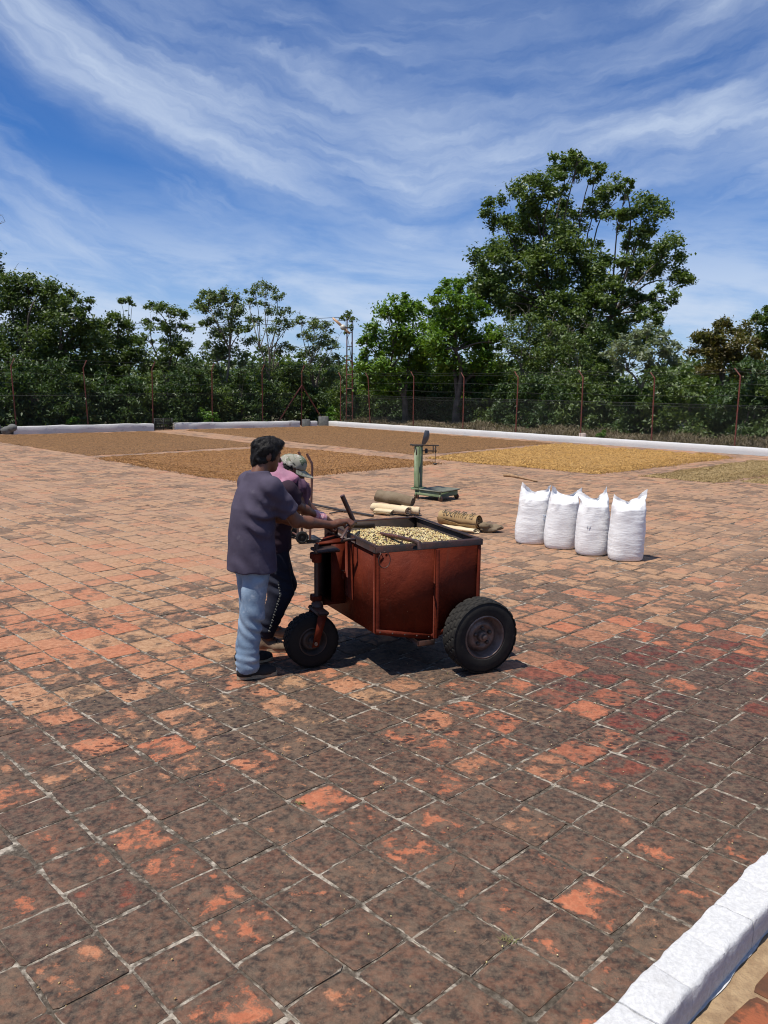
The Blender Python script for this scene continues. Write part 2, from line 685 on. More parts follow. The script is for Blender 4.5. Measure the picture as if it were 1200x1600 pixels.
    sp2 = t.math('MULTIPLY', t.smooth(vs2.outputs['Distance'], 0.34, 0.18), t.math('MULTIPLY', t.math('ADD', spots, maroon, clamp=True), 0.42))
    col = t.mix(t.math('MULTIPLY', t.math('MAXIMUM', sp, sp2), 0.86), col, (0.022, 0.012, 0.010))
    # mortar smeared over the rim
    gr = t.math('ADD', e, t.math('MULTIPLY', t.math('SUBTRACT', t.noise(co, 16.0, 5, 0.65), 0.5), 0.17))
    gmk = t.math('MULTIPLY', t.smooth(gr, 0.012, -0.012), t.smooth(t.noise(co, 5.0, 3), 0.40, 0.58))
    col = t.mix(gmk, col, t.mix(t.smooth(fine, 0.3, 0.7), (0.20, 0.165, 0.125), (0.40, 0.35, 0.28)))
    t.put(b.inputs['Base Color'], col)
    t.put(b.inputs['Roughness'], t.math('ADD', 0.70, t.math('MULTIPLY', fine, 0.25)))
    b.inputs['Specular IOR Level'].default_value = 0.35
    h = t.math('ADD', t.math('MULTIPLY', mid, 0.6), t.math('MULTIPLY', fine, 0.5))
    h = t.math('ADD', h, t.math('MULTIPLY', gm, 0.25))
    t.put(b.inputs['Normal'], t.bump(h, 0.55, 0.008))


def mat_grout():
    m, t, b = newmat('mortar_joint')
    co = t.n('NewGeometry').outputs['Position']
    n1 = t.noise(co, 4.2, 5, 0.65, 0.4)
    n2 = t.noise(co, 55, 5, 0.7)
    n3 = t.noise(co, 18, 4, 0.6)
    lightc = t.mix(t.smooth(n2, 0.3, 0.72), (0.21, 0.175, 0.135), (0.50, 0.44, 0.36))
    darkc = t.mix(t.smooth(n2, 0.3, 0.7), (0.045, 0.036, 0.027), (0.13, 0.105, 0.08))
    f = t.smooth(t.math('ADD', n1, t.math('MULTIPLY', t.math('SUBTRACT', n3, 0.5), 0.9)), 0.44, 0.68)
    t.put(b.inputs['Base Color'], t.mix(f, darkc, lightc))
    b.inputs['Roughness'].default_value = 0.95
    b.inputs['Specular IOR Level'].default_value = 0.2
    t.put(b.inputs['Normal'], t.bump(t.math('ADD', n2, n3), 0.8, 0.012))


def mat_whitewash(name, dirt, patch=0.5):
    m, t, b = newmat(name)
    co = t.n('NewGeometry').outputs['Position']
    n1 = t.noise(co, 9, 6, 0.65); n2 = t.noise(co, 70, 5, 0.7, 0.4); n3 = t.noise(co, 3.0, 4, 0.6)
    c = t.mix(t.smooth(n2, 0.3, 0.75), (0.47, 0.465, 0.455), (0.63, 0.625, 0.615))
    c = t.mix(t.math('MULTIPLY', t.smooth(n1, 0.60, 0.74), dirt), c, (0.42, 0.39, 0.35))
    c = t.mix(t.math('MULTIPLY', t.smooth(n3, 0.58, 0.72), dirt * patch), c, (0.24, 0.21, 0.18))
    t.put(b.inputs['Base Color'], c)
    b.inputs['Roughness'].default_value = 0.85
    t.put(b.inputs['Normal'], t.bump(t.math('ADD', n2, t.math('MULTIPLY', n1, 1.4)), 0.6, 0.008))


def mat_beans(name, c1, c2, c3, dark):
    m, t, b = newmat(name)
    co = t.n('NewGeometry').outputs['Position']
    v = t.voro(co, 34.0)
    n1 = t.noise(co, 14, 6, 0.75, 0.3); n2 = t.noise(co, 1.1, 3, 0.6)
    c = t.mix(t.smooth(n1, 0.32, 0.68), c1, c2)
    c = t.mix(t.math('MULTIPLY', t.smooth(n2, 0.35, 0.65), 0.6), c, c3)
    cs = t.n('SeparateColor'); t.put(cs.inputs[0], v.outputs['Color'])
    c = t.mix(t.math('MULTIPLY', t.smooth(cs.outputs[0], 0.60, 0.85), 0.65), c, dark)
    t.put(b.inputs['Base Color'], c)
    b.inputs['Roughness'].default_value = 0.75
    b.inputs['Specular IOR Level'].default_value = 0.25
    t.put(b.inputs['Normal'], t.bump(t.math('ADD', t.math('MULTIPLY', n1, 1.2), v.outputs['Distance']), 1.0, 0.05))


def mat_leaf(name, c1, c2, rough=0.45, trans=0.28):
    m, t, b = newmat(name)
    a = t.attr('lc').outputs['Fac']
    co = t.n('NewGeometry').outputs['Position']
    n = t.noise(co, 0.9, 3, 0.6)
    f = t.math('ADD', t.math('MULTIPLY', a, 0.75), t.math('MULTIPLY', t.math('SUBTRACT', n, 0.5), 1.1), clamp=True)
    c = t.mix(f, c1, c2)
    t.put(b.inputs['Base Color'], c)
    b.inputs['Roughness'].default_value = rough
    b.inputs['Specular IOR Level'].default_value = 0.4
    tr = t.n('BsdfTranslucent')
    t.put(tr.inputs['Color'], t.mix(1.0, c, (1.5, 1.6, 0.7, 1), 'MULTIPLY'))
    mx = t.n('MixShader'); mx.inputs[0].default_value = trans
    t.t.links.new(b.outputs[0], mx.inputs[1]); t.t.links.new(tr.outputs[0], mx.inputs[2])
    t.t.links.new(mx.outputs[0], t.t.nodes['Material Output'].inputs[0])


mat_tile(); mat_grout()
mat_whitewash('whitewash', 0.25)
mat_whitewash('whitewash_old', 0.9, 0.8)
mat_beans('beans_brown', (0.165, 0.084, 0.032), (0.42, 0.225, 0.092), (0.29, 0.148, 0.058), (0.060, 0.030, 0.014))
mat_beans('beans_rust', (0.22, 0.102, 0.034), (0.52, 0.265, 0.092), (0.36, 0.170, 0.056), (0.085, 0.038, 0.014))
mat_beans('beans_gold', (0.38, 0.195, 0.050), (0.70, 0.430, 0.150), (0.56, 0.310, 0.085), (0.19, 0.09, 0.025))
mat_beans('beans_green', (0.31, 0.205, 0.080), (0.55, 0.40, 0.185), (0.40, 0.275, 0.115), (0.13, 0.085, 0.035))
simple('soil', (0.115, 0.082, 0.052), (0.055, 0.045, 0.024), scale=1.3, rough=0.95, bump=0.8, bscale=14, bdist=0.05, c3=(0.06, 0.075, 0.02), c3scale=0.6, c3lo=0.48, c3hi=0.6)
simple('sandy_mortar', (0.36, 0.25, 0.14), (0.24, 0.155, 0.085), scale=16, rough=0.95, bump=0.9, bscale=70, bdist=0.01, c3=(0.66, 0.62, 0.56), c3scale=30, c3lo=0.70, c3hi=0.74)
simple('red_paint_patch', (0.36, 0.125, 0.105), (0.48, 0.25, 0.22), scale=30, rough=0.9)
simple('bare_concrete', (0.36, 0.30, 0.25), (0.45, 0.33, 0.29), scale=8, rough=0.95)
simple('dark_concrete', (0.085, 0.088, 0.085), (0.14, 0.14, 0.13), scale=8, rough=0.9)
simple('post_red', (0.19, 0.044, 0.026), (0.11, 0.034, 0.024), scale=5, rough=0.6, c3=(0.07, 0.035, 0.022), c3scale=9)
simple('fence_wire', (0.045, 0.047, 0.045), rough=0.6, metal=0.3, bump=0)
simple('bark', (0.060, 0.048, 0.036), (0.12, 0.10, 0.08), scale=3, rough=0.95, bump=0.7, bscale=18, bdist=0.03)
simple('bark_pale', (0.22, 0.19, 0.15), (0.12, 0.10, 0.075), scale=2.5, rough=0.9, bump=0.5, bscale=18, bdist=0.02)
mat_leaf('leaf_dark', (0.034, 0.065, 0.017), (0.146, 0.195, 0.055))
mat_leaf('leaf_tree', (0.044, 0.083, 0.021), (0.189, 0.240, 0.065))
mat_leaf('leaf_bright', (0.044, 0.109, 0.011), (0.218, 0.333, 0.041))
mat_leaf('leaf_airy', (0.075, 0.115, 0.043), (0.188, 0.237, 0.100))
mat_leaf('leaf_grey', (0.120, 0.155, 0.105), (0.270, 0.295, 0.185))
mat_leaf('leaf_rust', (0.060, 0.079, 0.019), (0.198, 0.134, 0.048))
mat_leaf('leaf_coffee', (0.024, 0.053, 0.016), (0.102, 0.154, 0.048), rough=0.50)
mat_leaf('leaf_shoot', (0.06, 0.14, 0.015), (0.15, 0.26, 0.04))
mat_leaf('grass_dry', (0.105, 0.082, 0.050), (0.27, 0.22, 0.13), rough=0.8, trans=0.15)

# ------------------------------------------------------------------ ground and patio
AZ = math.radians(44.2)
UA = np.array([math.cos(AZ), math.sin(AZ)])         # across the courses of tiles
VA = np.array([-math.sin(AZ), math.cos(AZ)])        # along the courses


def uv(U, V, z=0.0):
    q = UA * U + VA * V
    return np.array([q[0], q[1], z])


def rect(U0, U1, V0, V1, z):
    return [uv(U0, V0, z), uv(U1, V0, z), uv(U1, V1, z), uv(U0, V1, z)]


S = 1500.0
ground = obj('ground', [(-S, -S, -0.10), (S, -S, -0.10), (S, S, -0.10), (-S, S, -0.10)], [(0, 1, 2, 3)], 'soil')
tag(ground, 'brown soil with patches of green beyond the kerbs', kind='structure')
patio = obj('patio', rect(-9, 26.2, 0.86, 34.5, -0.005), [(0, 1, 2, 3)], 'mortar_joint')
tag(patio, 'drying patio paved with weathered square clay tiles and pale mortar', kind='structure')

BED = {
    'A': [(-8.2, 22.3), (-3.75, 26.6), (-9.6, 33.2), (-14.2, 30.3), (-16.0, 30.2)],
    'B': [(-7.75, 21.7), (-3.0, 16.75), (1.45, 21.1), (-3.2, 25.9)],
    'C': [(-8.5, 34.4), (-4.0, 29.2), (1.0, 23.6), (5.95, 28.6), (-2.8, 38.6), (-4.2, 37.2)],
    'D': [(1.15, 22.55), (5.1, 18.95), (10.1, 23.5), (6.15, 28.2)],
    'E': [(6.0, 18.5), (7.15, 17.35), (11.6, 21.3), (10.3, 22.6)],
    'F': [(7.9, 17.7), (8.7, 16.9), (13.2, 21.1), (12.3, 21.9)],
}


def build_tiles():
    P = 0.2845
    rows = []
    rg = np.random.default_rng(3)
    i0, i1 = int((-2.5 - 0.89) / P), int((25.55 - 0.89) / P)
    for i in range(i0, i1):
        u0 = 0.89 + i * P
        v = 1.375 - 2 * P + rg.normal(0, 0.012)
        while v < 33:
            w = P + rg.normal(0, 0.009)
            rows.append((u0 + P / 2, v + w / 2, w))
            v += w
    T = np.array(rows)
    xy = T[:, :1] * UA + T[:, 1:2] * VA
    x, y = xy[:, 0], xy[:, 1]
    keep = (np.abs(x) < (y + 3.0) * 0.70) & (T[:, 1] - T[:, 2] / 2 > 0.88)
    for pl in BED.values():
        keep &= ~(inpoly(x, y, pl) & (polydist(x, y, pl) > 0.45))
    T, x, y = T[keep], x[keep], y[keep]
    N = len(T)
    d = np.hypot(x, y)
    inv = (np.abs(x) < y * 0.50 + 0.15) & (y > 2.0)
    order = np.argsort(np.where(inv, d, 1e9 + d))
    T, x, y, d = T[order], x[order], y[order], d[order]
    # where the patio is dirty, red or rubbed clean (age and traffic; under the cart also painted shade)
    sm = lambda a, lo, hi: np.clip((a - lo) / (hi - lo), 0, 1) ** 2 * (3 - 2 * np.clip((a - lo) / (hi - lo), 0, 1))
    ga = lambda cx, cy, rx, ry: np.exp(-((x - cx) / rx) ** 2 - ((y - cy) / ry) ** 2)
    near = sm(-y + 0.25 * x + 0.5 * vnoise(np.stack([x, y, 0 * x], 1), 2), -6.2, -3.9)
    left = sm(-x, 0.2, 1.6) * sm(y, 5.0, 6.4) * sm(-y, -14, -9)
    red = np.clip(ga(2.4, 5.6, 1.5, 1.25) * 1.25 + ga(1.9, 4.3, 1.0, 0.7) * 0.7, 0, 1)
    smooth_grey = ga(5.2, 8.2, 2.2, 2.0)
    r1, r2, r3, r4 = rg.random((4, N))
    nz = fbm(np.stack([x * 0.8, y * 0.8, 0 * x], 1), 3, 4)
    grime_shade = 0.475 + 0.25 * near - 0.11 * left - 0.06 * red + 0.16 * smooth_grey + 0.09 * nz - 0.05 * sm(y, 6.5, 10)
    grime_shade += (r1 - 0.5) * 0.26 + np.where(r2 < 0.10, -0.11, 0) + np.where(r2 > 0.89, 0.20, 0)
    grime_shade = np.where(near > 0.5, np.maximum(grime_shade, 0.46), grime_shade)
    grime_shade += 0.45 * ga(0.20, 5.98, 0.62, 0.42)  # stain under the cart, its extra darkness painted in to deepen the cart's shadow
    maroon = np.clip(red * (0.35 + 1.0 * r3) * np.where(r4 < 0.25, 0.2, 1) + np.where(r3 < 0.06, 0.75, 0) * near, 0, 1)
    tan = np.clip(0.58 + 1.1 * (r4 - 0.5) + 0.35 * ga(-0.4, 5.0, 1.1, 0.6) + 0.45 * sm(y, 6.0, 11) + 0.25 * nz - 0.2 * red - 0.55 * near, 0, 1)
    spots = np.clip(ga(-1.1, 4.95, 1.8, 0.95) * 1.5 + 0.75 * red + 0.25 * ga(0.5, 4.6, 1.6, 0.6), 0, 1)
    tilt = rg.normal(0, 0.006, (N, 2))
    zz = rg.normal(0, 0.0016, N)
    # outline: each corner clipped to two points, each side with one
    ang = []
    for k in range(N):
        hu = P / 2 - 0.0078 + rg.normal(0, 0.0028); hv = T[k, 2] / 2 - 0.0066 + rg.normal(0, 0.0028)
        c = rg.uniform(0.004, 0.016, 4)
        a = np.array([(-hu + c[0], -hv), (0, -hv), (hu - c[1], -hv), (hu, -hv + c[1]), (hu, 0), (hu, hv - c[2]),
                      (hu - c[2], hv), (0, hv), (-hu + c[3], hv), (-hu, hv - c[3]), (-hu, 0), (-hu, -hv + c[0])])
        ang.append(a + rg.normal(0, 0.0036, (12, 2)))
    ang = np.array(ang)                                            # N,12,2 local u,v
    rot = rg.normal(0, 0.008, N)
    cr, sr = np.cos(rot)[:, None], np.sin(rot)[:, None]
    lu = ang[..., 0] * cr - ang[..., 1] * sr
    lv = ang[..., 0] * sr + ang[..., 1] * cr
    rings = []
    for f, dz in ((1.0, -0.012), (1.0, -0.0035), (0.965, 0.0), (0.5, 0.0006)):
        U = T[:, :1] + lu * f; V = T[:, 1:2] + lv * f
        X = U * UA[0] + V * VA[0]; Y = U * UA[1] + V * VA[1]
        Z = dz + zz[:, None] + lu * f * tilt[:, :1] + lv * f * tilt[:, 1:2]
        rings.append(np.stack([X, Y, Z], -1))
    VV = np.concatenate(rings, 1)                                  # N,48,3
    tu = np.concatenate([np.stack([0.5 + lu * f / P, 0.5 + lv * f / T[:, 2:3], np.repeat(r1[:, None] * 9, 12, 1)], -1) for f in (1.06, 1.04, 0.965, 0.5)], 1)
    tc = np.repeat(np.stack([np.clip(grime_shade, 0, 1), maroon, tan, spots], 1)[:, None, :], 48, 1)
    quads = [(r * 12 + k, r * 12 + (k + 1) % 12, (r + 1) * 12 + (k + 1) % 12, (r + 1) * 12 + k) for r in range(3) for k in range(12)]
    quads += [(36, 37, 38, 39), (36, 39, 40, 47), (40, 41, 46, 47), (41, 42, 45, 46), (42, 43, 44, 45)]
    Q = np.array(quads)
    n_obj = 300
    for k in range(n_obj):
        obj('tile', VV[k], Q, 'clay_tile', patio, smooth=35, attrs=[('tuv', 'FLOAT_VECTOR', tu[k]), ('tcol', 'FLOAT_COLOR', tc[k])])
    M = N - n_obj
    QQ = (Q[None] + (np.arange(M) * 48)[:, None, None]).reshape(-1, 4)
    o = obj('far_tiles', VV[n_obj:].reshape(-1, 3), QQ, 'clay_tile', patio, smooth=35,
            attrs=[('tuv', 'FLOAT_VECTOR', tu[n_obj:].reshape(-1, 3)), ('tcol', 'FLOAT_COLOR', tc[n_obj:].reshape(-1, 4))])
    tag(o, 'field of smaller looking clay tiles farther off', kind='stuff')
    print('tiles', N)


build_tiles()


# ---- beds of drying coffee
def beans_on(pts, rg, size=0.011):
    """small eight-sided grains at the given points"""
    n = len(pts)
    base = np.array([(1, 0, 0), (-1, 0, 0), (0, .7, 0), (0, -.7, 0), (0, 0, .6), (0, 0, -.6)]) * size
    f = np.array([(0, 2, 4), (2, 1, 4), (1, 3, 4), (3, 0, 4), (2, 0, 5), (1, 2, 5), (3, 1, 5), (0, 3, 5)])
    a = rg.uniform(0, 6.28, n); tl = rg.normal(0, 0.5, n)
    c, s = np.cos(a), np.sin(a)
    sc = rg.uniform(0.75, 1.3, n)[:, None]
    b = np.repeat(base[None], n, 0) * sc[:, None]
    x, y, z = b[..., 0], b[..., 1], b[..., 2]
    ct, st = np.cos(tl)[:, None], np.sin(tl)[:, None]
    x, z = x * ct - z * st, x * st + z * ct
    V = np.stack([x * c[:, None] - y * s[:, None], x * s[:, None] + y * c[:, None], z], -1) + pts[:, None, :]
    return V.reshape(-1, 3), (f[None] + (np.arange(n) * 6)[:, None, None]).reshape(-1, 3)


def build_bed(key, m, step, hgt, label, rough, seed, nbeans, rake):
    poly = BED[key]
    P = np.array(poly)
    lo, hi = P.min(0) - 0.4, P.max(0) + 0.4
    gx = np.arange(lo[0], hi[0], step); gy = np.arange(lo[1], hi[1], step)
    X, Y = np.meshgrid(gx, gy, indexing='ij')
    x, y = X.ravel(), Y.ravel()
    rg = np.random.default_rng(seed)
    sd = polydist(x, y, poly) * np.where(inpoly(x, y, poly), 1, -1)
    sd = sd + 0.16 * fbm(np.stack([x * 1.1, y * 1.1, 0 * x], 1), 3, seed) + 0.05 * vnoise(np.stack([x * 7, y * 7, 0 * x], 1), seed)
    prof = np.clip(sd / 0.30, 0, 1)
    prof = prof * (2 - prof)
    rk = UA if rake == 'u' else VA
    q = x * rk[0] + y * rk[1]
    n0 = fbm(np.stack([x * 2.2, y * 2.2, 0 * x], 1), 2, seed + 5)
    ridge = np.abs(np.sin(q * 8.0 + 3.0 * n0))
    z = hgt * prof * (0.62 + 0.38 * ridge) + prof * rough * (fbm(np.stack([x * 5.5, y * 5.5, 0 * x], 1), 3, seed + 2))
    z = np.maximum(z, 0.0) + 0.004 - 0.014 * (sd < 0)
    nx, ny = X.shape
    idx = np.arange(nx * ny).reshape(nx, ny)
    ok = (sd > -step * 0.8).reshape(nx, ny)
    cell = ok[:-1, :-1] & ok[1:, :-1] & ok[1:, 1:] & ok[:-1, 1:]
    ii = np.argwhere(cell)
    Q = np.stack([idx[ii[:, 0], ii[:, 1]], idx[ii[:, 0] + 1, ii[:, 1]], idx[ii[:, 0] + 1, ii[:, 1] + 1], idx[ii[:, 0], ii[:, 1] + 1]], 1)
    used, invq = np.unique(Q, return_inverse=True)
    V = np.stack([x, y, z], 1)[used]
    Q = invq.reshape(-1, 4)
    faces = [tuple(f) for f in Q]
    if nbeans:
        rim = np.where((sd > -0.12) & (sd < 0.5) & (y < P[:, 1].mean() + 1))[0]
        allp = np.where(sd > 0.0)[0]
        pick = np.concatenate([rg.choice(rim, nbeans // 2), rg.choice(allp, nbeans // 2)])
        pts = np.stack([x[pick], y[pick], z[pick]], 1) + np.concatenate([rg.uniform(-step, step, (len(pick), 2)), np.zeros((len(pick), 1))], 1)
        pts[:, 2] = np.maximum(pts[:, 2] + 0.004, 0.010)
        BV, BF = beans_on(pts, rg, 0.013)
        faces += [tuple(f) for f in (BF + len(V))]
        V = np.concatenate([V, BV])
    c = P.mean(0)
    o = obj('drying_coffee', V, faces, m, base=(c[0], c[1], 0), smooth=60)
    tag(o, label, 'coffee', 'beds of coffee spread out to dry', 'stuff')


build_bed('A', 'beans_brown', 0.09, 0.045, 'brown bed of drying coffee before the left white kerb', 0.03, 21, 0, 'u')
build_bed('B', 'beans_rust', 0.06, 0.050, 'rust brown bed of drying coffee behind the two men', 0.035, 22, 9000, 'u')
build_bed('C', 'beans_brown', 0.09, 0.045, 'brown bed of drying coffee beyond the tiled path, along the far kerb', 0.03, 23, 0, 'v')
build_bed('D', 'beans_gold', 0.055, 0.075, 'golden yellow bed of drying coffee beyond the white sacks', 0.075, 24, 9000, 'v')
build_bed('E', 'beans_green', 0.05, 0.045, 'narrow greenish tan bed of drying coffee at the right', 0.04, 25, 7000, 'v')
build_bed('F', 'beans_green', 0.05, 0.040, 'small greenish corner of drying coffee at the right picture edge', 0.04, 26, 3000, 'v')


# ---- near kerb: whitewashed bricks on the edge of the raised walk
def brick_verts(U0, U1, V0, V1, z0, z1, rg, n=(9, 7), amp=0.0085):
    """a brick as a rough little block: a grid on top and down its long sides"""
    nu, nv = n
    g = G()
    prof = [(V1, z0), (V1, z1 - 0.012), (V1 - 0.003, z1 - 0.003)]
    prof += [(V1 - 0.010 - (V1 - V0 - 0.020) * k / (nv - 1), z1) for k in range(nv)]
    prof += [(V0 + 0.003, z1 - 0.003), (V0, z1 - 0.012), (V0 - 0.002, (z0 + z1) / 2), (V0, z0)]
    vs = []
    sh = rg.uniform(-0.004, 0.004, 2)
    us = [U0, U0 + 0.004] + list(np.linspace(U0 + 0.02, U1 - 0.02, nu)) + [U1 - 0.004, U1]
    for a, U in enumerate(us):
        dip = 0.0022 if a in (0, len(us) - 1) else (0.0005 if a in (1, len(us) - 2) else 0)
        for V, z in prof:
            vs.append(uv(U, V, z) + np.array([0, 0, -dip if z > z0 + 1e-6 else 0]))
    vs = np.array(vs)
    k = fbm(vs * 26, 3, 3)
    top = vs[:, 2] > z0 + 0.01
    vs[:, 2] += np.where(top, k * amp + sh[0], 0)
    w = fbm(vs * 17 + 40, 2, 8)
    vs[:, :2] += (w * amp * 1.0 * top)[:, None] * VA + sh[1] * VA
    m = len(prof)
    fs = [(a * m + b, a * m + b + 1, (a + 1) * m + b + 1, (a + 1) * m + b) for a in range(len(us) - 1) for b in range(m - 1)]
    fs += [tuple(range(m)), tuple((len(us) - 1) * m + b for b in range(m))[::-1]]
    return vs, fs


KZ, KV0, KV1 = 0.50, 0.800, 0.922
rgk = np.random.default_rng(9)
kb = thing('near_kerb', uv(2.6, 0.86, 0.0), 'whitewashed brick kerb on a low wall in the bottom right corner', 'kerb')
g = G(); g.prism(rect(-3.0, 9.0, KV0 + 0.006, KV1 - 0.006, -0.09), (0, 0, KZ - 0.098 + 0.09))
gobj('wall', g, 'whitewash', kb)
U = -3.0
while U < 9.0:
    L = 0.20 + rgk.normal(0, 0.012)
    v_, f_ = brick_verts(U + 0.0005, U + L - 0.0005, KV0, KV1, KZ - 0.100, KZ, rgk)
    obj('brick', v_, f_, 'whitewash', kb, smooth=60)
    U += L
# spilled whitewash along the foot of the kerb
vs = []
for k, U in enumerate(np.linspace(-3, 9, 400)):
    wdt = 0.006 + 0.007 * (vnoise(np.array([[U * 9, 0, 0]]))[0] + vnoise(np.array([[U * 31, 5, 0]]))[0] * 0.6)
    vs += [uv(U, KV0 + 0.01, KZ - 0.096), uv(U, KV0 - max(wdt, 0.001), KZ - 0.096)]
obj('whitewash_drip', vs, [(2 * k, 2 * k + 1, 2 * k + 3, 2 * k + 2) for k in range(399)], 'whitewash', kb)

walk = obj('walkway', rect(-3.0, 9.0, -3.2, KV0 + 0.004, KZ - 0.100), [(0, 1, 2, 3)], 'sandy_mortar')
tag(walk, 'raised walkway of sandy mortar with large orange tiles', kind='structure')
simple('flag_clay', (0.145, 0.052, 0.020), (0.080, 0.034, 0.016), scale=14, rough=0.9, bump=0.9, bscale=60, bdist=0.008, c3=(0.27, 0.078, 0.030), c3scale=11, c3lo=0.50, c3hi=0.62)
for i in range(-2, 17):
    for j in range(4):
        u0, v1 = 1.30 + i * 0.30 + rgk.normal(0, 0.01), 0.735 - j * 0.31 + rgk.normal(0, 0.012)
        c = np.array([uv(u0 + a, v1 - b_, 0) for a, b_ in ((0.014, 0), (0.14, -0.006), (0.262, 0.004), (0.276, 0.02), (0.278, 0.14), (0.276, 0.268), (0.258, 0.284), (0.13, 0.282), (0.016, 0.282), (0, 0.262), (-0.003, 0.13), (0.0, 0.016))])
        c[:, :2] += rgk.normal(0, 0.006, (12, 2))
        ce = c.mean(0)
        vs = np.concatenate([c + [0, 0, KZ - 0.112], c + [0, 0, KZ - 0.098], ce + (c - ce) * 0.94 + [0, 0, KZ - 0.094]])
        fs = [(r * 12 + k, r * 12 + (k + 1) % 12, r * 12 + 12 + (k + 1) % 12, r * 12 + 12 + k) for r in (0, 1) for k in range(12)] + [tuple(range(24, 36))]
        obj('tile', vs, fs, 'flag_clay', walk, smooth=40)


# ---- far kerbs
def kerb(name, a, b, w, h, m, label, seed, bump=0.02, seg=0.3):
    a = np.array([a[0], a[1], 0.0]); b = np.array([b[0], b[1], 0.0])
    d = norm(b - a); L = np.linalg.norm(b - a); nrm = np.array([-d[1], d[0], 0])
    n = max(int(L / seg), 2)
    prof = [(0, -0.02), (0.0, h * 0.35), (0, h * 0.8), (0.03, h), (w * 0.5, h * 1.02), (w - 0.03, h), (w, h * 0.7), (w, -0.12)]
    vs = np.array([a + d * (L * i / n) + nrm * p + np.array([0, 0, z]) for i in range(n + 1) for p, z in prof])
    k = fbm(vs * 2.6, 3, seed)
    up = vs[:, 2] > 0.02
    vs[:, 2] += np.where(up, k * bump, 0)
    vs[:, :2] += (np.where(up, fbm(vs * 3.1 + 9, 2, seed + 3) * bump, 0))[:, None] * nrm[:2]
    m_ = len(prof)
    fs = [(i * m_ + j, (i + 1) * m_ + j, (i + 1) * m_ + j + 1, i * m_ + j + 1) for i in range(n) for j in range(m_ - 1)]
    fs += [tuple(range(m_)), tuple(n * m_ + j for j in range(m_))[::-1]]
    o = thing(name, a, label, 'kerb')
    obj('kerb_body', vs, fs, m, o, smooth=50)
    return o, d, nrm


def patch_on(k, d, nrm, px, py, w, h, m='red_paint_patch', name='painted_mark', deep=0.012):
    c = gp(px, py, 0.0)
    g = G((np.array([c[0], c[1], 0.0]), d, nrm, np.array([0, 0, 1.0])))
    g.box((-w / 2, -deep - 0.03, 0.01), (w / 2, 0.06, h), 0.01)
    gobj(name, g, m, k)


kl1, d1, n1 = kerb('far_kerb', gp(22, 679)[:2], gp(241, 673)[:2], 0.35, 0.30, 'whitewash_old', 'rough whitewashed kerb at the far left, left of the gate gap', 31, 0.035)
kl2, d2, n2 = kerb('far_kerb', gp(273, 671)[:2], gp(469, 667)[:2], 0.35, 0.27, 'whitewash_old', 'rough whitewashed kerb behind the men, right of the gate gap', 32, 0.035)
kl3, d3, n3 = kerb('far_kerb', gp(485, 666.5)[:2], gp(496, 666.2)[:2], 0.3, 0.25, 'whitewash', 'short white kerb stub beside the dark upright slab', 33, 0.01, 0.1)
KRA, KRB = gp(513, 665.2), gp(1200, 713.0)
dd = norm(KRB - KRA)
kr, d4, n4 = kerb('far_kerb', KRA[:2], (KRB + dd * 9)[:2], 0.30, 0.22, 'whitewash', 'long straight white kerb along the right side of the patio', 34, 0.012)
patch_on(kl1, d1, n1, 103, 676.5, 0.16, 0.17)
for px, py in ((601, 670.8), (760, 682), (1028, 700.2)):
    patch_on(kr, d4, n4, px, py, 0.15, 0.15)
patch_on(kr, d4, n4, 624, 672.5, 0.48, 0.232, 'bare_concrete', 'bare_block', 0.004)

# ------------------------------------------------------------------ trees and shrubs
def leaves(C, L, rg, up=0.5, wide=0.5, hang=0.0):
    """two-triangle folded leaves at points C"""
    n = len(C)
    nr = rg.normal(0, 1, (n, 3)); nr[:, 2] = np.abs(nr[:, 2]) + up
    nr /= np.linalg.norm(nr, axis=1)[:, None]
    t = rg.normal(0, 1, (n, 3)); t[:, 2] -= hang
    t -= (t * nr).sum(1)[:, None] * nr
    t /= np.linalg.norm(t, axis=1)[:, None]
    s = np.cross(nr, t)
    ln = (L * rg.uniform(0.65, 1.25, n))[:, None]
    w = ln * wide * 0.5
    V = np.stack([C - t * ln * 0.5, C + s * w - t * ln * 0.05 + nr * w * 0.35, C + t * ln * 0.5, C - s * w - t * ln * 0.05 + nr * w * 0.35], 1)
    o = (np.arange(n) * 4)[:, None]
    return V.reshape(-1, 3), np.concatenate([o + [[0, 1, 2]], o + [[0, 2, 3]]])


def crown_points(lobes, rg, dens, L, sub=0.30):
    out = []
    for c, r in lobes:
        r = np.atleast_1d(r) * np.ones(3)
        rm = r.mean()
        ns = max(int(14 * (rm / 0.8) ** 1.6), 6)
        dr = rg.normal(0, 1, (ns, 3)); dr /= np.linalg.norm(dr, axis=1)[:, None]
        cl = c + dr * r * (rg.uniform(0.25, 1.0, ns) ** 0.45)[:, None]
        n = int(dens * 2100 * rm ** 2 * (0.18 / L) ** 2)
        k = rg.integers(0, ns, n)
        jit = rg.normal(0, 1, (n, 3)) * np.array([1, 1, 0.72]) * sub * rm * rg.uniform(0.5, 1.25, ns)[k][:, None]
        out.append(cl[k] + jit)
    return np.concatenate(out)


def limb(g, a, b, ra, rb, rg, n=6, wob=0.12, k=5):
    a = np.array(a, float); b = np.array(b, float)
    L = np.linalg.norm(b - a)
    pts, rs = [], []
    off = rg.normal(0, wob * L, 3)
    for i in range(n + 1):
        t = i / n
        p = a + (b - a) * t + off * math.sin(math.pi * t) * 0.6
        p[2] += 0.10 * L * math.sin(math.pi * t)
        pts.append(p); rs.append(ra + (rb - ra) * t ** 0.8)
    g.tube(pts, rs, k, cap=False)
    return pts


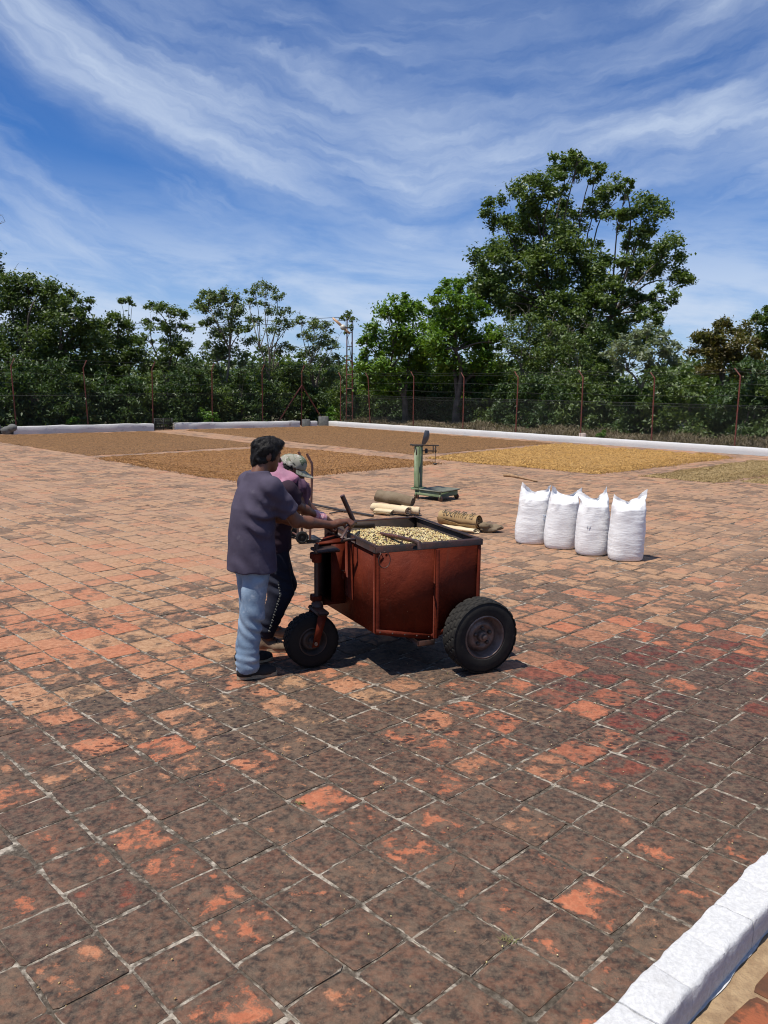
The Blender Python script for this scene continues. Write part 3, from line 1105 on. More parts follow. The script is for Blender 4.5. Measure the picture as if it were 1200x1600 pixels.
def tree(name, base, lobes, m, L, dens, label, seed, trunk=0.16, barkm='bark', cat='tree', group=None, sub=0.30, forks=3, twigs=2, up=0.5, wide=0.5, hang=0.0, bare=0):
    rg = np.random.default_rng(seed)
    base = np.array(base, float)
    root = thing(name, base, label, cat, group)
    P = crown_points(lobes, rg, dens, L, sub)
    P = P[P[:, 2] > 0.02]
    V, Fc = leaves(P, L, rg, up, wide, hang)
    lc = np.repeat(np.clip(rg.beta(2, 2.4, len(P)), 0, 1), 4)
    obj('crown', V, Fc, m, root, attrs=[('lc', 'FLOAT', lc)])
    g = G()
    C = np.array([c for c, r in lobes]); R = np.array([np.mean(r) for c, r in lobes])
    top = C.mean(0)
    lowest = C[:, 2].min()
    fork = base + (top - base) * 0.12
    fork[2] = max(base[2] + 0.25 * (top[2] - base[2]), min(lowest, top[2]) * 0.7)
    tp = limb(g, base - [0, 0, 0.1], fork, trunk * 1.25, trunk * 0.85, rg, 6, 0.03, 9)
    order = np.argsort(C[:, 2])
    hubs = []
    for j in range(forks):
        ang = 2 * math.pi * (j + rg.uniform(0, 0.5)) / forks
        sel = C[np.argsort((C[:, 0] - top[0]) * math.cos(ang) + (C[:, 1] - top[1]) * math.sin(ang))[-max(len(C) // 3, 1):]]
        h = fork + (sel.mean(0) - fork) * 0.55
        limb(g, fork, h, trunk * 0.7, trunk * 0.42, rg, 6, 0.06, 7)
        hubs.append(h)
    hubs = np.array(hubs)
    for i in order:
        h = hubs[np.argmin(np.linalg.norm(hubs - C[i], axis=1))]
        limb(g, h, C[i], trunk * 0.34, trunk * 0.12, rg, 6, 0.09, 5)
        for _ in range(twigs):
            d = rg.normal(0, 1, 3); d[2] += 0.4; d = norm(d)
            limb(g, C[i] - (C[i] - h) * 0.15, C[i] + d * R[i] * 0.9, trunk * 0.12, trunk * 0.035, rg, 4, 0.1, 4)
    for _ in range(bare):
        i = rg.integers(len(C)); d = rg.normal(0, 0.5, 3); d[2] = abs(d[2]) + 0.5
        s0 = C[i]
        e = s0 + norm(d) * R[i] * rg.uniform(1.3, 2.1)
        pts = limb(g, s0, e, trunk * 0.12, 0.006, rg, 5, 0.06, 4)
        for q in pts[2:]:
            dd_ = rg.normal(0, 0.6, 3); dd_[2] = abs(dd_[2])
            limb(g, q, q + norm(dd_) * R[i] * 0.5, 0.012, 0.004, rg, 3, 0.1, 3)
    gobj('trunk', g, barkm, root, smooth=True)
    return root


def lob(pxs, Y, rg, spread=0.8, squash=0.85):
    out = []
    for x, y, r in pxs:
        yy = Y + rg.uniform(-spread, spread)
        R = r * yy / F * 1.03
        out.append((at(x, y, yy), np.array([R, R, R * squash])))
    return out


rgt = np.random.default_rng(77)
# the great tree
big = [(887, 264, 25), (925, 268, 17), (903, 252, 13), (829, 297, 30), (781, 332, 24), (868, 291, 19), (957, 298, 20), (976, 290, 12), (1012, 333, 28),
       (933, 322, 20), (885, 342, 29), (825, 347, 27), (966, 340, 20), (994, 376, 22), (1042, 399, 28), (1006, 418, 28), (1060, 440, 20), (1036, 464, 19),
       (808, 376, 31), (775, 408, 33), (752, 438, 26), (866, 384, 36), (917, 405, 32), (958, 424, 25), (856, 422, 35), (824, 455, 34), (778, 455, 29),
       (900, 455, 35), (950, 465, 30), (990, 468, 24), (1016, 494, 20), (875, 490, 34), (825, 488, 30), (925, 497, 32), (967, 505, 28), (765, 478, 24),
       (890, 530, 36), (850, 540, 34), (945, 540, 32), (1000, 530, 24)]
Lb = [(c_, r_ * 1.08) for c_, r_ in lob(big, 43.0, rgt, 2.6, 0.85)]
tree('big_tree', (at(905, 600, 43)[0], 43.0, 0), Lb, 'leaf_tree', 0.21, 1.25, 'huge dark green tree towering over all others', 101, trunk=0.19, sub=0.21, forks=5, twigs=4)
# bright broadleaf trees
tree('broadleaf_tree', (at(635, 600, 38)[0], 38.6, 0),
     lob([(628, 476, 20), (648, 486, 16), (610, 500, 24), (585, 520, 20), (570, 535, 16), (612, 535, 28), (645, 515, 24), (640, 552, 28), (600, 572, 24), (575, 565, 18), (655, 580, 26), (618, 600, 26), (585, 600, 22)], 38.6, rgt, 0.8),
     'leaf_bright', 0.19, 1.2, 'bright green broadleaf tree just right of the mast', 102, trunk=0.14, sub=0.30)
tree('broadleaf_tree', (at(715, 600, 37)[0], 37.0, 0),
     lob([(690, 448, 12), (706, 452, 17), (722, 444, 11), (697, 475, 20), (675, 468, 9), (722, 478, 20), (745, 490, 20), (680, 505, 24), (715, 512, 28), (750, 522, 26), (772, 535, 18), (695, 545, 30), (735, 555, 30), (765, 570, 24), (700, 585, 24), (745, 600, 28), (772, 605, 20), (670, 545, 20)], 37.0, rgt, 0.9),
     'leaf_bright', 0.19, 1.25, 'tallest bright green tree, in front of the huge tree at its left', 103, trunk=0.17, sub=0.30, twigs=2)
# left group
tree('shade_tree', (at(45, 600, 38)[0], 38.0, 0),
     lob([(10, 450, 26), (45, 444, 20), (70, 448, 22), (95, 462, 20), (28, 480, 30), (65, 490, 34), (105, 490, 26), (135, 478, 14), (130, 505, 22), (20, 525, 34), (60, 540, 36), (100, 535, 32), (140, 535, 24), (10, 570, 30), (50, 580, 34), (95, 580, 32), (135, 575, 28)], 38, rgt, 1.2),
     'leaf_dark', 0.17, 1.15, 'big dark spreading tree at the left edge of the fence', 104, trunk=0.22, bare=7)
tree('tall_tree', (at(-18, 600, 40)[0], 40.0, 0),
     lob([(-30, 380, 26), (-14, 402, 14), (-25, 430, 24), (-30, 480, 30), (-20, 540, 30)], 40, rgt, 0.8), 'leaf_dark', 0.17, 1.0, 'tall tree cut off by the left picture edge', 105, trunk=0.2, bare=14)
tree('shade_tree', (at(180, 600, 40)[0], 40.5, 0),
     lob([(165, 502, 18), (185, 500, 16), (155, 525, 22), (195, 525, 22), (175, 550, 28), (215, 545, 18), (205, 575, 26), (165, 585, 28)], 40.5, rgt, 0.8), 'leaf_dark', 0.16, 1.15, 'mid-height dark tree right of the big left tree', 106, trunk=0.13)
tree('slender_tree', (at(203, 600, 43)[0], 43.0, 0),
     lob([(188, 470, 8), (200, 468, 8), (208, 474, 6)], 43, rgt, 0.4, 0.5), 'leaf_airy', 0.14, 1.2, 'thin stemmed tree with one small flat tuft on top', 107, trunk=0.05, twigs=2)
tree('layered_tree', (at(262, 600, 40)[0], 40.0, 0),
     lob([(240, 482, 13), (262, 486, 16), (285, 492, 12), (235, 500, 12), (255, 512, 18), (290, 512, 12), (228, 530, 14), (268, 540, 24), (290, 545, 18), (245, 562, 24), (280, 578, 26)], 40, rgt, 0.8, 0.55), 'leaf_tree', 0.15, 1.1, 'layered dark tree left of the pale airy tree', 108, trunk=0.11)
tree('airy_tree', (at(352, 600, 39.5)[0], 39.5, 0),
     lob([(325, 458, 14), (345, 462, 18), (365, 470, 16), (312, 474, 12), (335, 484, 20), (368, 494, 18), (322, 502, 14), (350, 515, 22), (380, 515, 14), (335, 545, 22), (365, 560, 24), (320, 580, 26), (355, 600, 26)], 39.5, rgt, 0.8, 0.6), 'leaf_airy', 0.16, 0.9, 'layered tree with flat leafy tiers behind the men', 109, trunk=0.10, barkm='bark_pale')
tree('airy_tree', (at(420, 600, 40)[0], 40.0, 0),
     lob([(398, 455, 14), (415, 450, 14), (432, 462, 12), (388, 472, 12), (420, 480, 16), (445, 488, 12), (400, 498, 14), (432, 510, 16), (455, 505, 12), (390, 530, 14), (425, 545, 18), (450, 540, 14), (410, 580, 22), (440, 590, 22)], 40.0, rgt, 0.9, 0.6), 'leaf_airy', 0.14, 0.62, 'thin pale green tree with bare light branches showing', 110, trunk=0.085, barkm='bark_pale', forks=5, twigs=5, bare=6)
tree('airy_tree', (at(492, 600, 41)[0], 41.0, 0),
     lob([(470, 500, 10), (490, 507, 13), (512, 512, 12), (476, 525, 14), (502, 532, 16), (524, 540, 13), (485, 555, 18), (515, 565, 18), (470, 580, 20), (500, 595, 20), (530, 590, 18)], 41, rgt, 0.9, 0.65), 'leaf_airy', 0.14, 0.8, 'low thin tree left of the mast, with bare pale branches', 111, trunk=0.075, barkm='bark_pale', forks=5, twigs=4, bare=8)
# right group
tree('half_bare_tree', (at(835, 600, 36)[0], 36.0, 0),
     lob([(800, 520, 22), (830, 510, 20), (860, 520, 24), (795, 555, 24), (830, 555, 26), (870, 560, 26), (815, 590, 24), (855, 595, 26)], 36, rgt, 0.8), 'leaf_tree', 0.15, 0.7, 'thin twiggy tree under the huge tree, left half', 112, trunk=0.09, barkm='bark_pale', bare=10, twigs=4)
tree('half_bare_tree', (at(915, 600, 35)[0], 35.0, 0),
     lob([(895, 535, 22), (925, 525, 20), (945, 545, 22), (905, 570, 26), (940, 580, 24), (890, 600, 24)], 35, rgt, 0.8), 'leaf_dark', 0.15, 0.85, 'twiggy dark tree left of the grey-green tree', 113, trunk=0.08, barkm='bark_pale', bare=10, twigs=4)
tree('grey_green_tree', (at(1002, 600, 31.5)[0], 31.5, 0),
     lob([(985, 528, 18), (1010, 522, 18), (1035, 530, 18), (965, 542, 18), (995, 548, 22), (1025, 552, 22), (1052, 548, 18), (950, 555, 14), (975, 570, 16), (1010, 575, 16), (1042, 572, 16)], 31.5, rgt, 0.7, 0.7), 'leaf_grey', 0.22, 1.0, 'pale grey-green tree with large star-like leaves and some yellow', 114, trunk=0.075, barkm='bark_pale', twigs=3, wide=0.42)
tree('rusty_tree', (at(1130, 600, 31.5)[0], 31.5, 0),
     lob([(1110, 522, 20), (1135, 512, 18), (1160, 520, 18), (1095, 540, 20), (1125, 540, 26), (1160, 545, 24), (1190, 540, 18), (1105, 568, 24), (1140, 572, 26), (1175, 575, 26)], 31.5, rgt, 0.7), 'leaf_rust', 0.14, 1.2, 'rounded tree with rust brown leaf tips at the right', 115, trunk=0.11)
tree('shade_tree', (at(1215, 600, 32)[0], 32.0, 0),
     lob([(1190, 500, 14), (1212, 495, 20), (1230, 520, 30), (1205, 530, 22), (1215, 570, 30), (1240, 590, 30)], 32, rgt, 0.8), 'leaf_tree', 0.17, 1.0, 'tree cut off by the right picture edge', 116, trunk=0.12, bare=9)

# coffee shrubs behind the wire, left run and right run
shr = [(x, 'L') for x in (-40, -5, 28, 62, 98, 132, 166, 200, 236, 270, 305, 340, 376, 412, 448, 484)] + \
      [(x, 'R') for x in (530, 556, 584, 612, 640, 668, 698, 730, 762, 796, 832, 868, 906, 946, 988, 1032, 1078, 1126, 1176, 1226, 1275)]
LA, LB_ = gp(22, 679), gp(469, 667)


def on_line(x, A, B, off):
    """where the ray of column x meets the line A-B pushed off backwards"""
    d = norm(np.array([B[0] - A[0], B[1] - A[1]])); nn = np.array([-d[1], d[0]])
    if nn[1] < 0: nn = -nn
    a = np.array(A[:2]) + nn * off
    r = at(x, 640, 10.0)[:2]
    t = np.linalg.solve(np.array([[r[0], -d[0]], [r[1], -d[1]]]), a)
    return r * t[0]


for i, (x, side) in enumerate(shr):
    A, B = (LA, LB_) if side == 'L' else (KRA, KRB)
    off = rgt.uniform(1.7, 2.3) if side == 'L' else rgt.uniform(3.3, 3.9)
    c = on_line(x, A, B, off)
    hgt = rgt.uniform(1.7, 3.1)
    lb = []
    for k in range(8):
        z = hgt * (0.10 + 0.84 * k / 7)
        rr = 0.74 * (1 - 0.35 * (k / 7))
        lb.append((np.array([c[0] + rgt.uniform(-0.45, 0.45), c[1] + rgt.uniform(-0.45, 0.45), z]), np.array([rr, rr, rr * 0.62])))
    tree('coffee_shrub', (c[0], c[1], -0.05), lb, rgt.choice(['leaf_coffee', 'leaf_coffee', 'leaf_coffee', 'leaf_tree', 'leaf_dark']), 0.17, 0.75,
         'dark glossy coffee shrub in the row behind the left fence' if side == 'L' else 'dark glossy coffee shrub in the row behind the right fence',
         200 + i, trunk=0.035, barkm='bark_pale', cat='shrub', group='coffee shrubs behind the ' + ('left' if side == 'L' else 'right') + ' fence', twigs=1, wide=0.42, hang=0.9, up=0.25)

# light green shoots by the kerbs
for i, (x, y, r, lab) in enumerate([(325, 658, 13, 'small bright bush behind the kerb, left of the men'), (521, 657, 11, 'small bright bush beside the dark slab'), (118, 662, 11, 'low bright green weeds behind the far left kerb'), (940, 690, 9, 'low green weeds on the bank behind the right kerb')]):
    A, B = (LA, LB_) if x < 480 else (KRA, KRB)
    c = on_line(x, A, B, 0.75)
    R = r * c[1] / F
    lb = [(np.array([c[0] + rgt.uniform(-.5, .5) * R, c[1] + rgt.uniform(-.2, .2), R * (0.7 + 0.5 * k)]), R * 0.62) for k in range(3)]
    tree('green_bush', (c[0], c[1], -0.05), lb, 'leaf_shoot', 0.13, 1.4, lab, 300 + i, trunk=0.02, cat='bush', twigs=1)

# far wood that closes the view low down behind the trees
P_ = []
for k in range(260):
    az = rgt.uniform(-0.75, 0.75)
    dist = rgt.uniform(54, 64)
    P_.append((np.array([math.sin(az) * dist, math.cos(az) * dist, rgt.uniform(0.2, 2.6)]), np.array([2.0, 2.0, 1.3])))
P2 = crown_points(P_, rgt, 0.55, 0.42, 0.35)
V_, F_ = leaves(P2, 0.42, rgt)
o = obj('far_wood', V_, F_, 'leaf_dark', attrs=[('lc', 'FLOAT', np.repeat(rgt.random(len(P2)), 4))])
tag(o, 'dark wood in the distance behind the trees', 'wood', kind='stuff')

# dry grass and litter on the bank behind the right kerb
n_ = 17000
t_ = rgt.random(n_) * (np.linalg.norm(KRB - KRA) + 9); w_ = rgt.uniform(0.34, 2.6, n_)
nb = np.array([-dd[1], dd[0]]);  nb = nb if nb[1] > 0 else -nb
bx = KRA[0] + dd[0] * t_ + nb[0] * w_; by = KRA[1] + dd[1] * t_ + nb[1] * w_
hz = 0.34 * np.clip((w_ - 0.3) / 1.3, 0, 1) * (0.75 + 0.35 * fbm(np.stack([bx, by, 0 * bx], 1), 2, 6))
hh = rgt.uniform(0.06, 0.24, n_) * (0.6 + 0.6 * (fbm(np.stack([bx * 0.9, by * 0.9, 0 * bx], 1), 2, 9) > 0.1))
dr = rgt.normal(0, 0.7, (n_, 2))
B0 = np.stack([bx, by, hz - 0.03], 1)
sd_ = np.stack([rgt.normal(0, 1, n_), rgt.normal(0, 1, n_), np.zeros(n_)], 1); sd_ /= np.linalg.norm(sd_, axis=1)[:, None]
mid_ = B0 + np.stack([dr[:, 0] * hh * 0.4, dr[:, 1] * hh * 0.4, hh * 0.7], 1)
tip_ = B0 + np.stack([dr[:, 0] * hh * 1.3, dr[:, 1] * hh * 1.3, hh], 1)
V_ = np.stack([B0 - sd_ * 0.012, B0 + sd_ * 0.012, mid_ + sd_ * 0.011, mid_ - sd_ * 0.011, tip_], 1).reshape(-1, 3)
o_ = (np.arange(n_) * 5)[:, None]
F_ = np.concatenate([o_ + [[0, 1, 2]], o_ + [[0, 2, 3]], o_ + [[3, 2, 4]]])
o = obj('dry_grass', V_, F_, 'grass_dry', attrs=[('lc', 'FLOAT', np.repeat(rgt.random(n_), 5))])
tag(o, 'dry grass and leaf litter on the bank behind the right kerb', 'grass', kind='stuff')
# the bank itself
nt_, nw_ = 160, 14
vs = []
for i in range(nt_ + 1):
    for j in range(nw_ + 1):
        t0 = (np.linalg.norm(KRB - KRA) + 12) * i / nt_; w0 = 0.29 + 5.0 * j / nw_
        vs.append((KRA[0] + dd[0] * t0 + nb[0] * w0, KRA[1] + dd[1] * t0 + nb[1] * w0, 0.34 * min(max((w0 - 0.3) / 1.3, 0), 1) - 0.02))
vs = np.array(vs)
vs[:, 2] *= 0.75 + 0.35 * fbm(np.stack([vs[:, 0], vs[:, 1], 0 * vs[:, 0]], 1), 2, 6)
simple('litter', (0.20, 0.150, 0.100), (0.095, 0.070, 0.046), scale=9, rough=0.95, bump=1.0, bscale=25, bdist=0.04, c3=(0.26, 0.21, 0.14), c3scale=22, c3lo=0.58, c3hi=0.66)
o = obj('bank', vs, [(i * (nw_ + 1) + j, (i + 1) * (nw_ + 1) + j, (i + 1) * (nw_ + 1) + j + 1, i * (nw_ + 1) + j + 1) for i in range(nt_) for j in range(nw_)], 'litter', smooth=True)
tag(o, 'low earth bank behind the right kerb', kind='structure')


# ------------------------------------------------------------------ fences
def fence(A, B, pxs, off, top, label, arm, seed, clip0=None):
    rg = np.random.default_rng(seed)
    posts = [on_line(x, A, B, off) for x in pxs]
    posts = sorted(posts, key=lambda p: p[0])
    root = thing('wire_fence', (posts[0][0], posts[0][1], 0), label, 'fence')
    d = norm(np.append(posts[-1] - posts[0], 0)); nn = np.array([-d[1], d[0], 0.0])
    if nn[1] < 0: nn = -nn
    tops = []
    for k, p in enumerate(posts):
        lean = rg.normal(0, 0.03, 2)
        b = np.array([p[0], p[1], -0.15]); t = np.array([p[0] + lean[0] * 2, p[1] + lean[1], top + rg.normal(0, 0.05)])
        a = t + arm * (0.9 + 0.2 * rg.random())
        tops.append((b, t, a))
        po = gobj('post', G().tube([b, t], 0.025, 8), 'post_red', root, smooth=50)
        gobj('arm', G().tube([t - [0, 0, .03], a], 0.020, 6), 'post_red', po, smooth=50)
    g = G()
    for z in (0.62, 0.76, 0.90):                                   # plain strands
        for (b0, t0, a0), (b1, t1, a1) in zip(tops[:-1], tops[1:]):
            p0 = b0 + (t0 - b0) * z; p1 = b1 + (t1 - b1) * z
            mid = (p0 + p1) / 2 - [0, 0, 0.04]
            g.tube([p0, mid, p1], 0.0045, 4, cap=False)
    for f in (0.5, 0.95):
        for (b0, t0, a0), (b1, t1, a1) in zip(tops[:-1], tops[1:]):
            p0 = t0 + (a0 - t0) * f; p1 = t1 + (a1 - t1) * f
            g.tube([p0, (p0 + p1) / 2 - [0, 0, 0.05], p1], 0.004, 4, cap=False)
    gobj('barbed_strand', g, 'fence_wire', root)
    # chain link: two families of slanting wires
    H = 1.42
    P0 = np.array([posts[0][0], posts[0][1], 0.05]); L = np.linalg.norm(posts[-1] - posts[0])
    V, Q = [], []
    w = 0.0017
    for s in (1, -1):
        for k in np.arange(-H, L + H, 0.075):
            x0, x1 = (k, k + H) if s > 0 else (k + H, k)
            z0, z1 = 0.0, H
            c0, c1 = np.clip(x0, 0, L), np.clip(x1, 0, L)
            if abs(c1 - c0) < 1e-3: continue
            za = (c0 - x0) / (x1 - x0) * H; zb = (c1 - x0) / (x1 - x0) * H
            a = P0 + d * c0 + [0, 0, za]; b = P0 + d * c1 + [0, 0, zb]
            sd = norm(np.cross(norm(b - a), nn)) * w
            o = len(V)
            V += [a - sd, a + sd, a + nn * w * 1.6, b - sd, b + sd, b + nn * w * 1.6]
            Q += [(o, o + 1, o + 4, o + 3), (o + 1, o + 2, o + 5, o + 4), (o + 2, o, o + 3, o + 5)]
    m_ = obj('chain_link', V, np.array(Q), 'fence_wire', root)
    m_['kind'] = 'stuff'
    gobj('top_wire', G().tube([P0 + [0, 0, H], P0 + d * L + [0, 0, H]], 0.007, 5), 'fence_wire', root)
    return root, tops


fl, topsL = fence(LA, LB_, (-90, 24, 137, 238, 331, 410, 471), 0.62, 2.62, 'wire fence on red posts behind the left white kerbs', np.array([0.10, 0.1, 0.26]), 41)
fr, topsR = fence(KRA, KRB, (532, 579, 646, 724, 807, 909, 1021, 1152, 1310), 0.62, 2.30, 'wire fence on red posts behind the long right kerb', np.array([-0.12, 0.16, 0.20]), 42)
# the corner post's two raking braces
b, t, a = topsL[-1]
dL = norm(np.append((np.array(LB_) - np.array(LA))[:2], 0))
pb = b + (t - b) * 0.76
for s, ln in ((-1, 1.35), (1, 1.30)):
    gobj('brace', G().tube([pb, np.array([b[0], b[1], 0.05]) + dL * s * ln], 0.028, 7), 'post_red', fl, smooth=50)

# gate of welded bars in the gap of the left kerbs
ga_, gb_ = gp(243, 672.5), gp(272, 671.5)
gd = norm(gb_ - ga_); gn = np.array([-gd[1], gd[0], 0]); gl = np.linalg.norm(gb_ - ga_)
gt = thing('low_gate', ga_, 'low grey mesh gate in the gap between the left kerbs', 'gate')
g = G((ga_, gd, gn, np.array([0, 0, 1.0])))
for x in (0.02, gl / 2, gl - 0.02): g.box((x - 0.016, 0.1, 0), (x + 0.016, 0.13, 0.50))
for z in (0.03, 0.26, 0.48): g.box((0, 0.135, z - 0.012), (gl, 0.15, z + 0.012))
gobj('frame', g, 'fence_wire', gt)
g = G((ga_, gd, gn, np.array([0, 0, 1.0])))
for k in range(1, 30): g.box((gl * k / 30 - 0.003, 0.152, 0.0), (gl * k / 30 + 0.003, 0.158, 0.48))
for k in range(1, 14): g.box((0, 0.159, 0.035 * k - 0.003), (gl, 0.164, 0.035 * k + 0.003))
gobj('wire_mesh', g, 'fence_wire', gt)
# dark slab and the darker one left of the stub
for (x0, x1, y, hgt, lab) in ((497, 513, 666.5, 0.47, 'dark grey upright slab at the corner of the kerbs'), (471, 484, 666.8, 0.34, 'darker low slab at the end of the left kerb')):
    a_, b_ = gp(x0, y), gp(x1, y)
    g = G((a_ + [0, 0.1, 0], norm(b_ - a_), np.array([0, 1.0, 0]), np.array([0, 0, 1.0])))
    g.box((0, 0, -0.02), (np.linalg.norm(b_ - a_), 0.12, hgt), 0.015)
    tag(gobj('concrete_slab', g, 'dark_concrete', base=a_), lab, 'slab')
# dark boulder heap at the left edge
cb = gp(2, 679)
sd_ = SDF(cb - [1.0, 0.6, 0.3], cb + [1.0, 0.9, 0.8], 0.05)
for k in range(7):
    sd_.ell(cb + np.array([rgt.uniform(-0.6, 0.55), rgt.uniform(0, 0.3), 0.08 + 0.08 * (k % 3)]), rgt.uniform(0.14, 0.27, 3), k=0.01)
v_, q_ = sd_.mesh()
tag(obj('rubble_heap', v_, q_, 'dark_concrete', base=cb, smooth=True), 'dark heap of rubble left of the left kerb', 'rubble')
# white stone against the right bank
cb = on_line(912, KRA, KRB, 0.42)
tag(gobj('concrete_block', G().box((cb[0] - 0.11, cb[1] - 0.1, -0.02), (cb[0] + 0.11, cb[1] + 0.1, 0.34), 0.02), 'bare_concrete', base=(cb[0], cb[1], 0)), 'small concrete block behind the right kerb', 'block')

# ------------------------------------------------------------------ mast with propeller
mb = np.array([*on_line(546, KRA, KRB, 1.1), 0.0])
mh = at(546, 494, mb[1])[2]
mt = thing('ladder_mast', mb, 'tall narrow rusty ladder mast rising above the fence', 'mast')
mx_ = np.array([0.97, -0.24, 0]); half = 4.4 * mb[1] / F
g = G()
for s in (-1, 1):
    gobj('upright', G().tube([mb + mx_ * half * s * 1.15 + [0, 0, -0.1], mb + mx_ * half * s * 0.9 + [0, 0, mh]], 0.030, 7), 'post_red', mt, smooth=50)
for k in range(8):
    z = 0.45 + (mh - 0.55) * k / 7
    gobj('rung', G().tube([mb - mx_ * half * 1.08 + [0, 0, z], mb + mx_ * half * 1.08 + [0, 0, z]], 0.02, 6), 'post_red', mt, smooth=50)
simple('blade_paint', (0.62, 0.42, 0.24), (0.55, 0.30, 0.16), scale=12, rough=0.5, bump=0.1)
simple('dull_white', (0.60, 0.58, 0.48), (0.45, 0.42, 0.34), scale=20, rough=0.5, bump=0.1)
hub = at(536, 511.5, mb[1] - 0.25)
pp = thing('propeller', hub, 'small propeller with a pale round hub and orange blades on the mast', 'propeller')
g = G().lathe(hub + [0, 0.12, 0], (0, -1, 0), [(0.001, 0.0), (0.09, 0.01), (0.13, 0.08), (0.135, 0.14), (0.11, 0.20), (0.06, 0.235), (0.001, 0.245)], 16)
gobj('hub', g, 'dull_white', pp, smooth=True)
for s in (1, -1):
    dv = norm(at(520, 497, mb[1]) - at(536, 511.5, mb[1])) * s
    pr = np.cross(dv, [0, -1, 0])
    ln = 0.62 if s > 0 else 0.40
    pl = [hub + dv * (0.05 + ln * a_) + pr * w_ + np.array([0, w_ * 0.3, 0]) for a_, w_ in ((0.0, 0.04), (0.25, 0.075), (0.9, 0.055), (1.0, 0.02), (1.0, -0.02), (0.9, -0.045), (0.25, -0.06), (0.0, -0.04))]
    gobj('blade', G().prism(pl, (0, 0.018, 0)), 'blade_paint', pp)
gobj('bracket', G().tube([hub + [0, 0.1, 0], mb + [-0.08, 0, hub[2]]], 0.022, 6), 'post_red', pp)
# creeper at the mast top
lb = lob([(545, 490, 7), (538, 497, 6), (552, 500, 6), (548, 512, 5), (541, 520, 4)], mb[1] + 0.05, rgt, 0.1)
tree('creeper', mb + [0.12, 0.15, 0], lb, 'leaf_tree', 0.13, 0.8, 'leafy creeper wrapped round the top of the mast', 401, trunk=0.02, cat='plant', twigs=1)
# cables leaving the mast to the left
for k, (y0, y1, lab) in enumerate(((495.5, 494, 'upper overhead cable running left from the mast'), (499, 503, 'lower overhead cable running left from the mast'))):
    a_ = mb + [0, 0, mh - 0.03 - 0.15 * k]; b_ = at(-40, y1, 46)
    pts = [a_ + (b_ - a_) * t for t in np.linspace(0, 1, 14)]
    pts = [p - [0, 0, 0.35 * math.sin(math.pi * i / 13)] for i, p in enumerate(pts)]
    tag(gobj('overhead_cable', G().tube(pts, 0.013, 5), 'fence_wire', base=a_), lab, 'cable')

# ------------------------------------------------------------------ the coffee cart
def mat_cart():
    m, t, b = newmat('cart_paint')
    co = objco(t)
    n1 = t.noise(co, 5, 6, 0.65, 0.3); n2 = t.noise(co, 38, 6, 0.7, 0.2); n3 = t.noise(t.mapv(co, scale=(9, 9, 1.2)), 2.0, 5, 0.6)
    c = t.mix(t.smooth(n1, 0.35, 0.65), (0.078, 0.0115, 0.0046), (0.118, 0.0190, 0.0075))
    c = t.mix(t.math('MULTIPLY', t.smooth(n3, 0.56, 0.72), 0.55), c, (0.075, 0.022, 0.013))
    c = t.mix(t.smooth(n2, 0.66, 0.74), c, (0.055, 0.026, 0.016))
    c = t.mix(t.math('MULTIPLY', t.smooth(t.noise(co, 90, 3, 0.6), 0.70, 0.76), 0.7), c, (0.36, 0.24, 0.13))
    t.put(b.inputs['Base Color'], c)
    t.put(b.inputs['Roughness'], t.math('ADD', 0.48, t.math('MULTIPLY', n1, 0.3)))
    b.inputs['Specular IOR Level'].default_value = 0.12
    t.put(b.inputs['Normal'], t.bump(t.math('ADD', t.math('MULTIPLY', n1, 2.5), t.math('MULTIPLY', n2, 0.4)), 0.4, 0.012))


mat_cart()
simple('cart_rim_metal', (0.060, 0.026, 0.018), (0.028, 0.018, 0.014), scale=14, rough=0.5, c3=(0.13, 0.05, 0.03), c3scale=22)
simple('cart_inside', (0.022, 0.015, 0.012), (0.04, 0.024, 0.017), scale=9, rough=0.75)
simple('handle_metal', (0.085, 0.030, 0.020), (0.040, 0.020, 0.015), scale=14, rough=0.42, c3=(0.16, 0.06, 0.035), c3scale=18)
simple('tyre_rubber', (0.014, 0.013, 0.012), (0.024, 0.022, 0.019), scale=6, rough=0.8, spec=0.25, bump=0.5, bscale=30, c3=(0.075, 0.064, 0.048), c3scale=14, c3lo=0.60, c3hi=0.78)
simple('tyre_black', (0.008, 0.008, 0.008), (0.014, 0.013, 0.012), scale=6, rough=0.75, spec=0.2, c3=(0.10, 0.075, 0.04), c3scale=40, c3lo=0.72, c3hi=0.76)
simple('rim_metal', (0.20, 0.145, 0.12), (0.10, 0.068, 0.054), scale=9, rough=0.48, metal=0.35, c3=(0.20, 0.16, 0.14), c3scale=13, c3lo=0.56, c3hi=0.72)
simple('rim_dark', (0.030, 0.022, 0.018), (0.060, 0.04, 0.03), scale=9, rough=0.6)

CO = np.array([-0.052, 5.528, 0.0]); ca = math.radians(23.9)
CX = np.array([math.cos(ca), math.sin(ca), 0]); CY = np.array([-CX[1], CX[0], 0]); CZ = np.array([0, 0, 1.0])
CF = (CO, CX, CY, CZ)


def cl(u, v, z):
    return CO + CX * u + CY * v + CZ * z


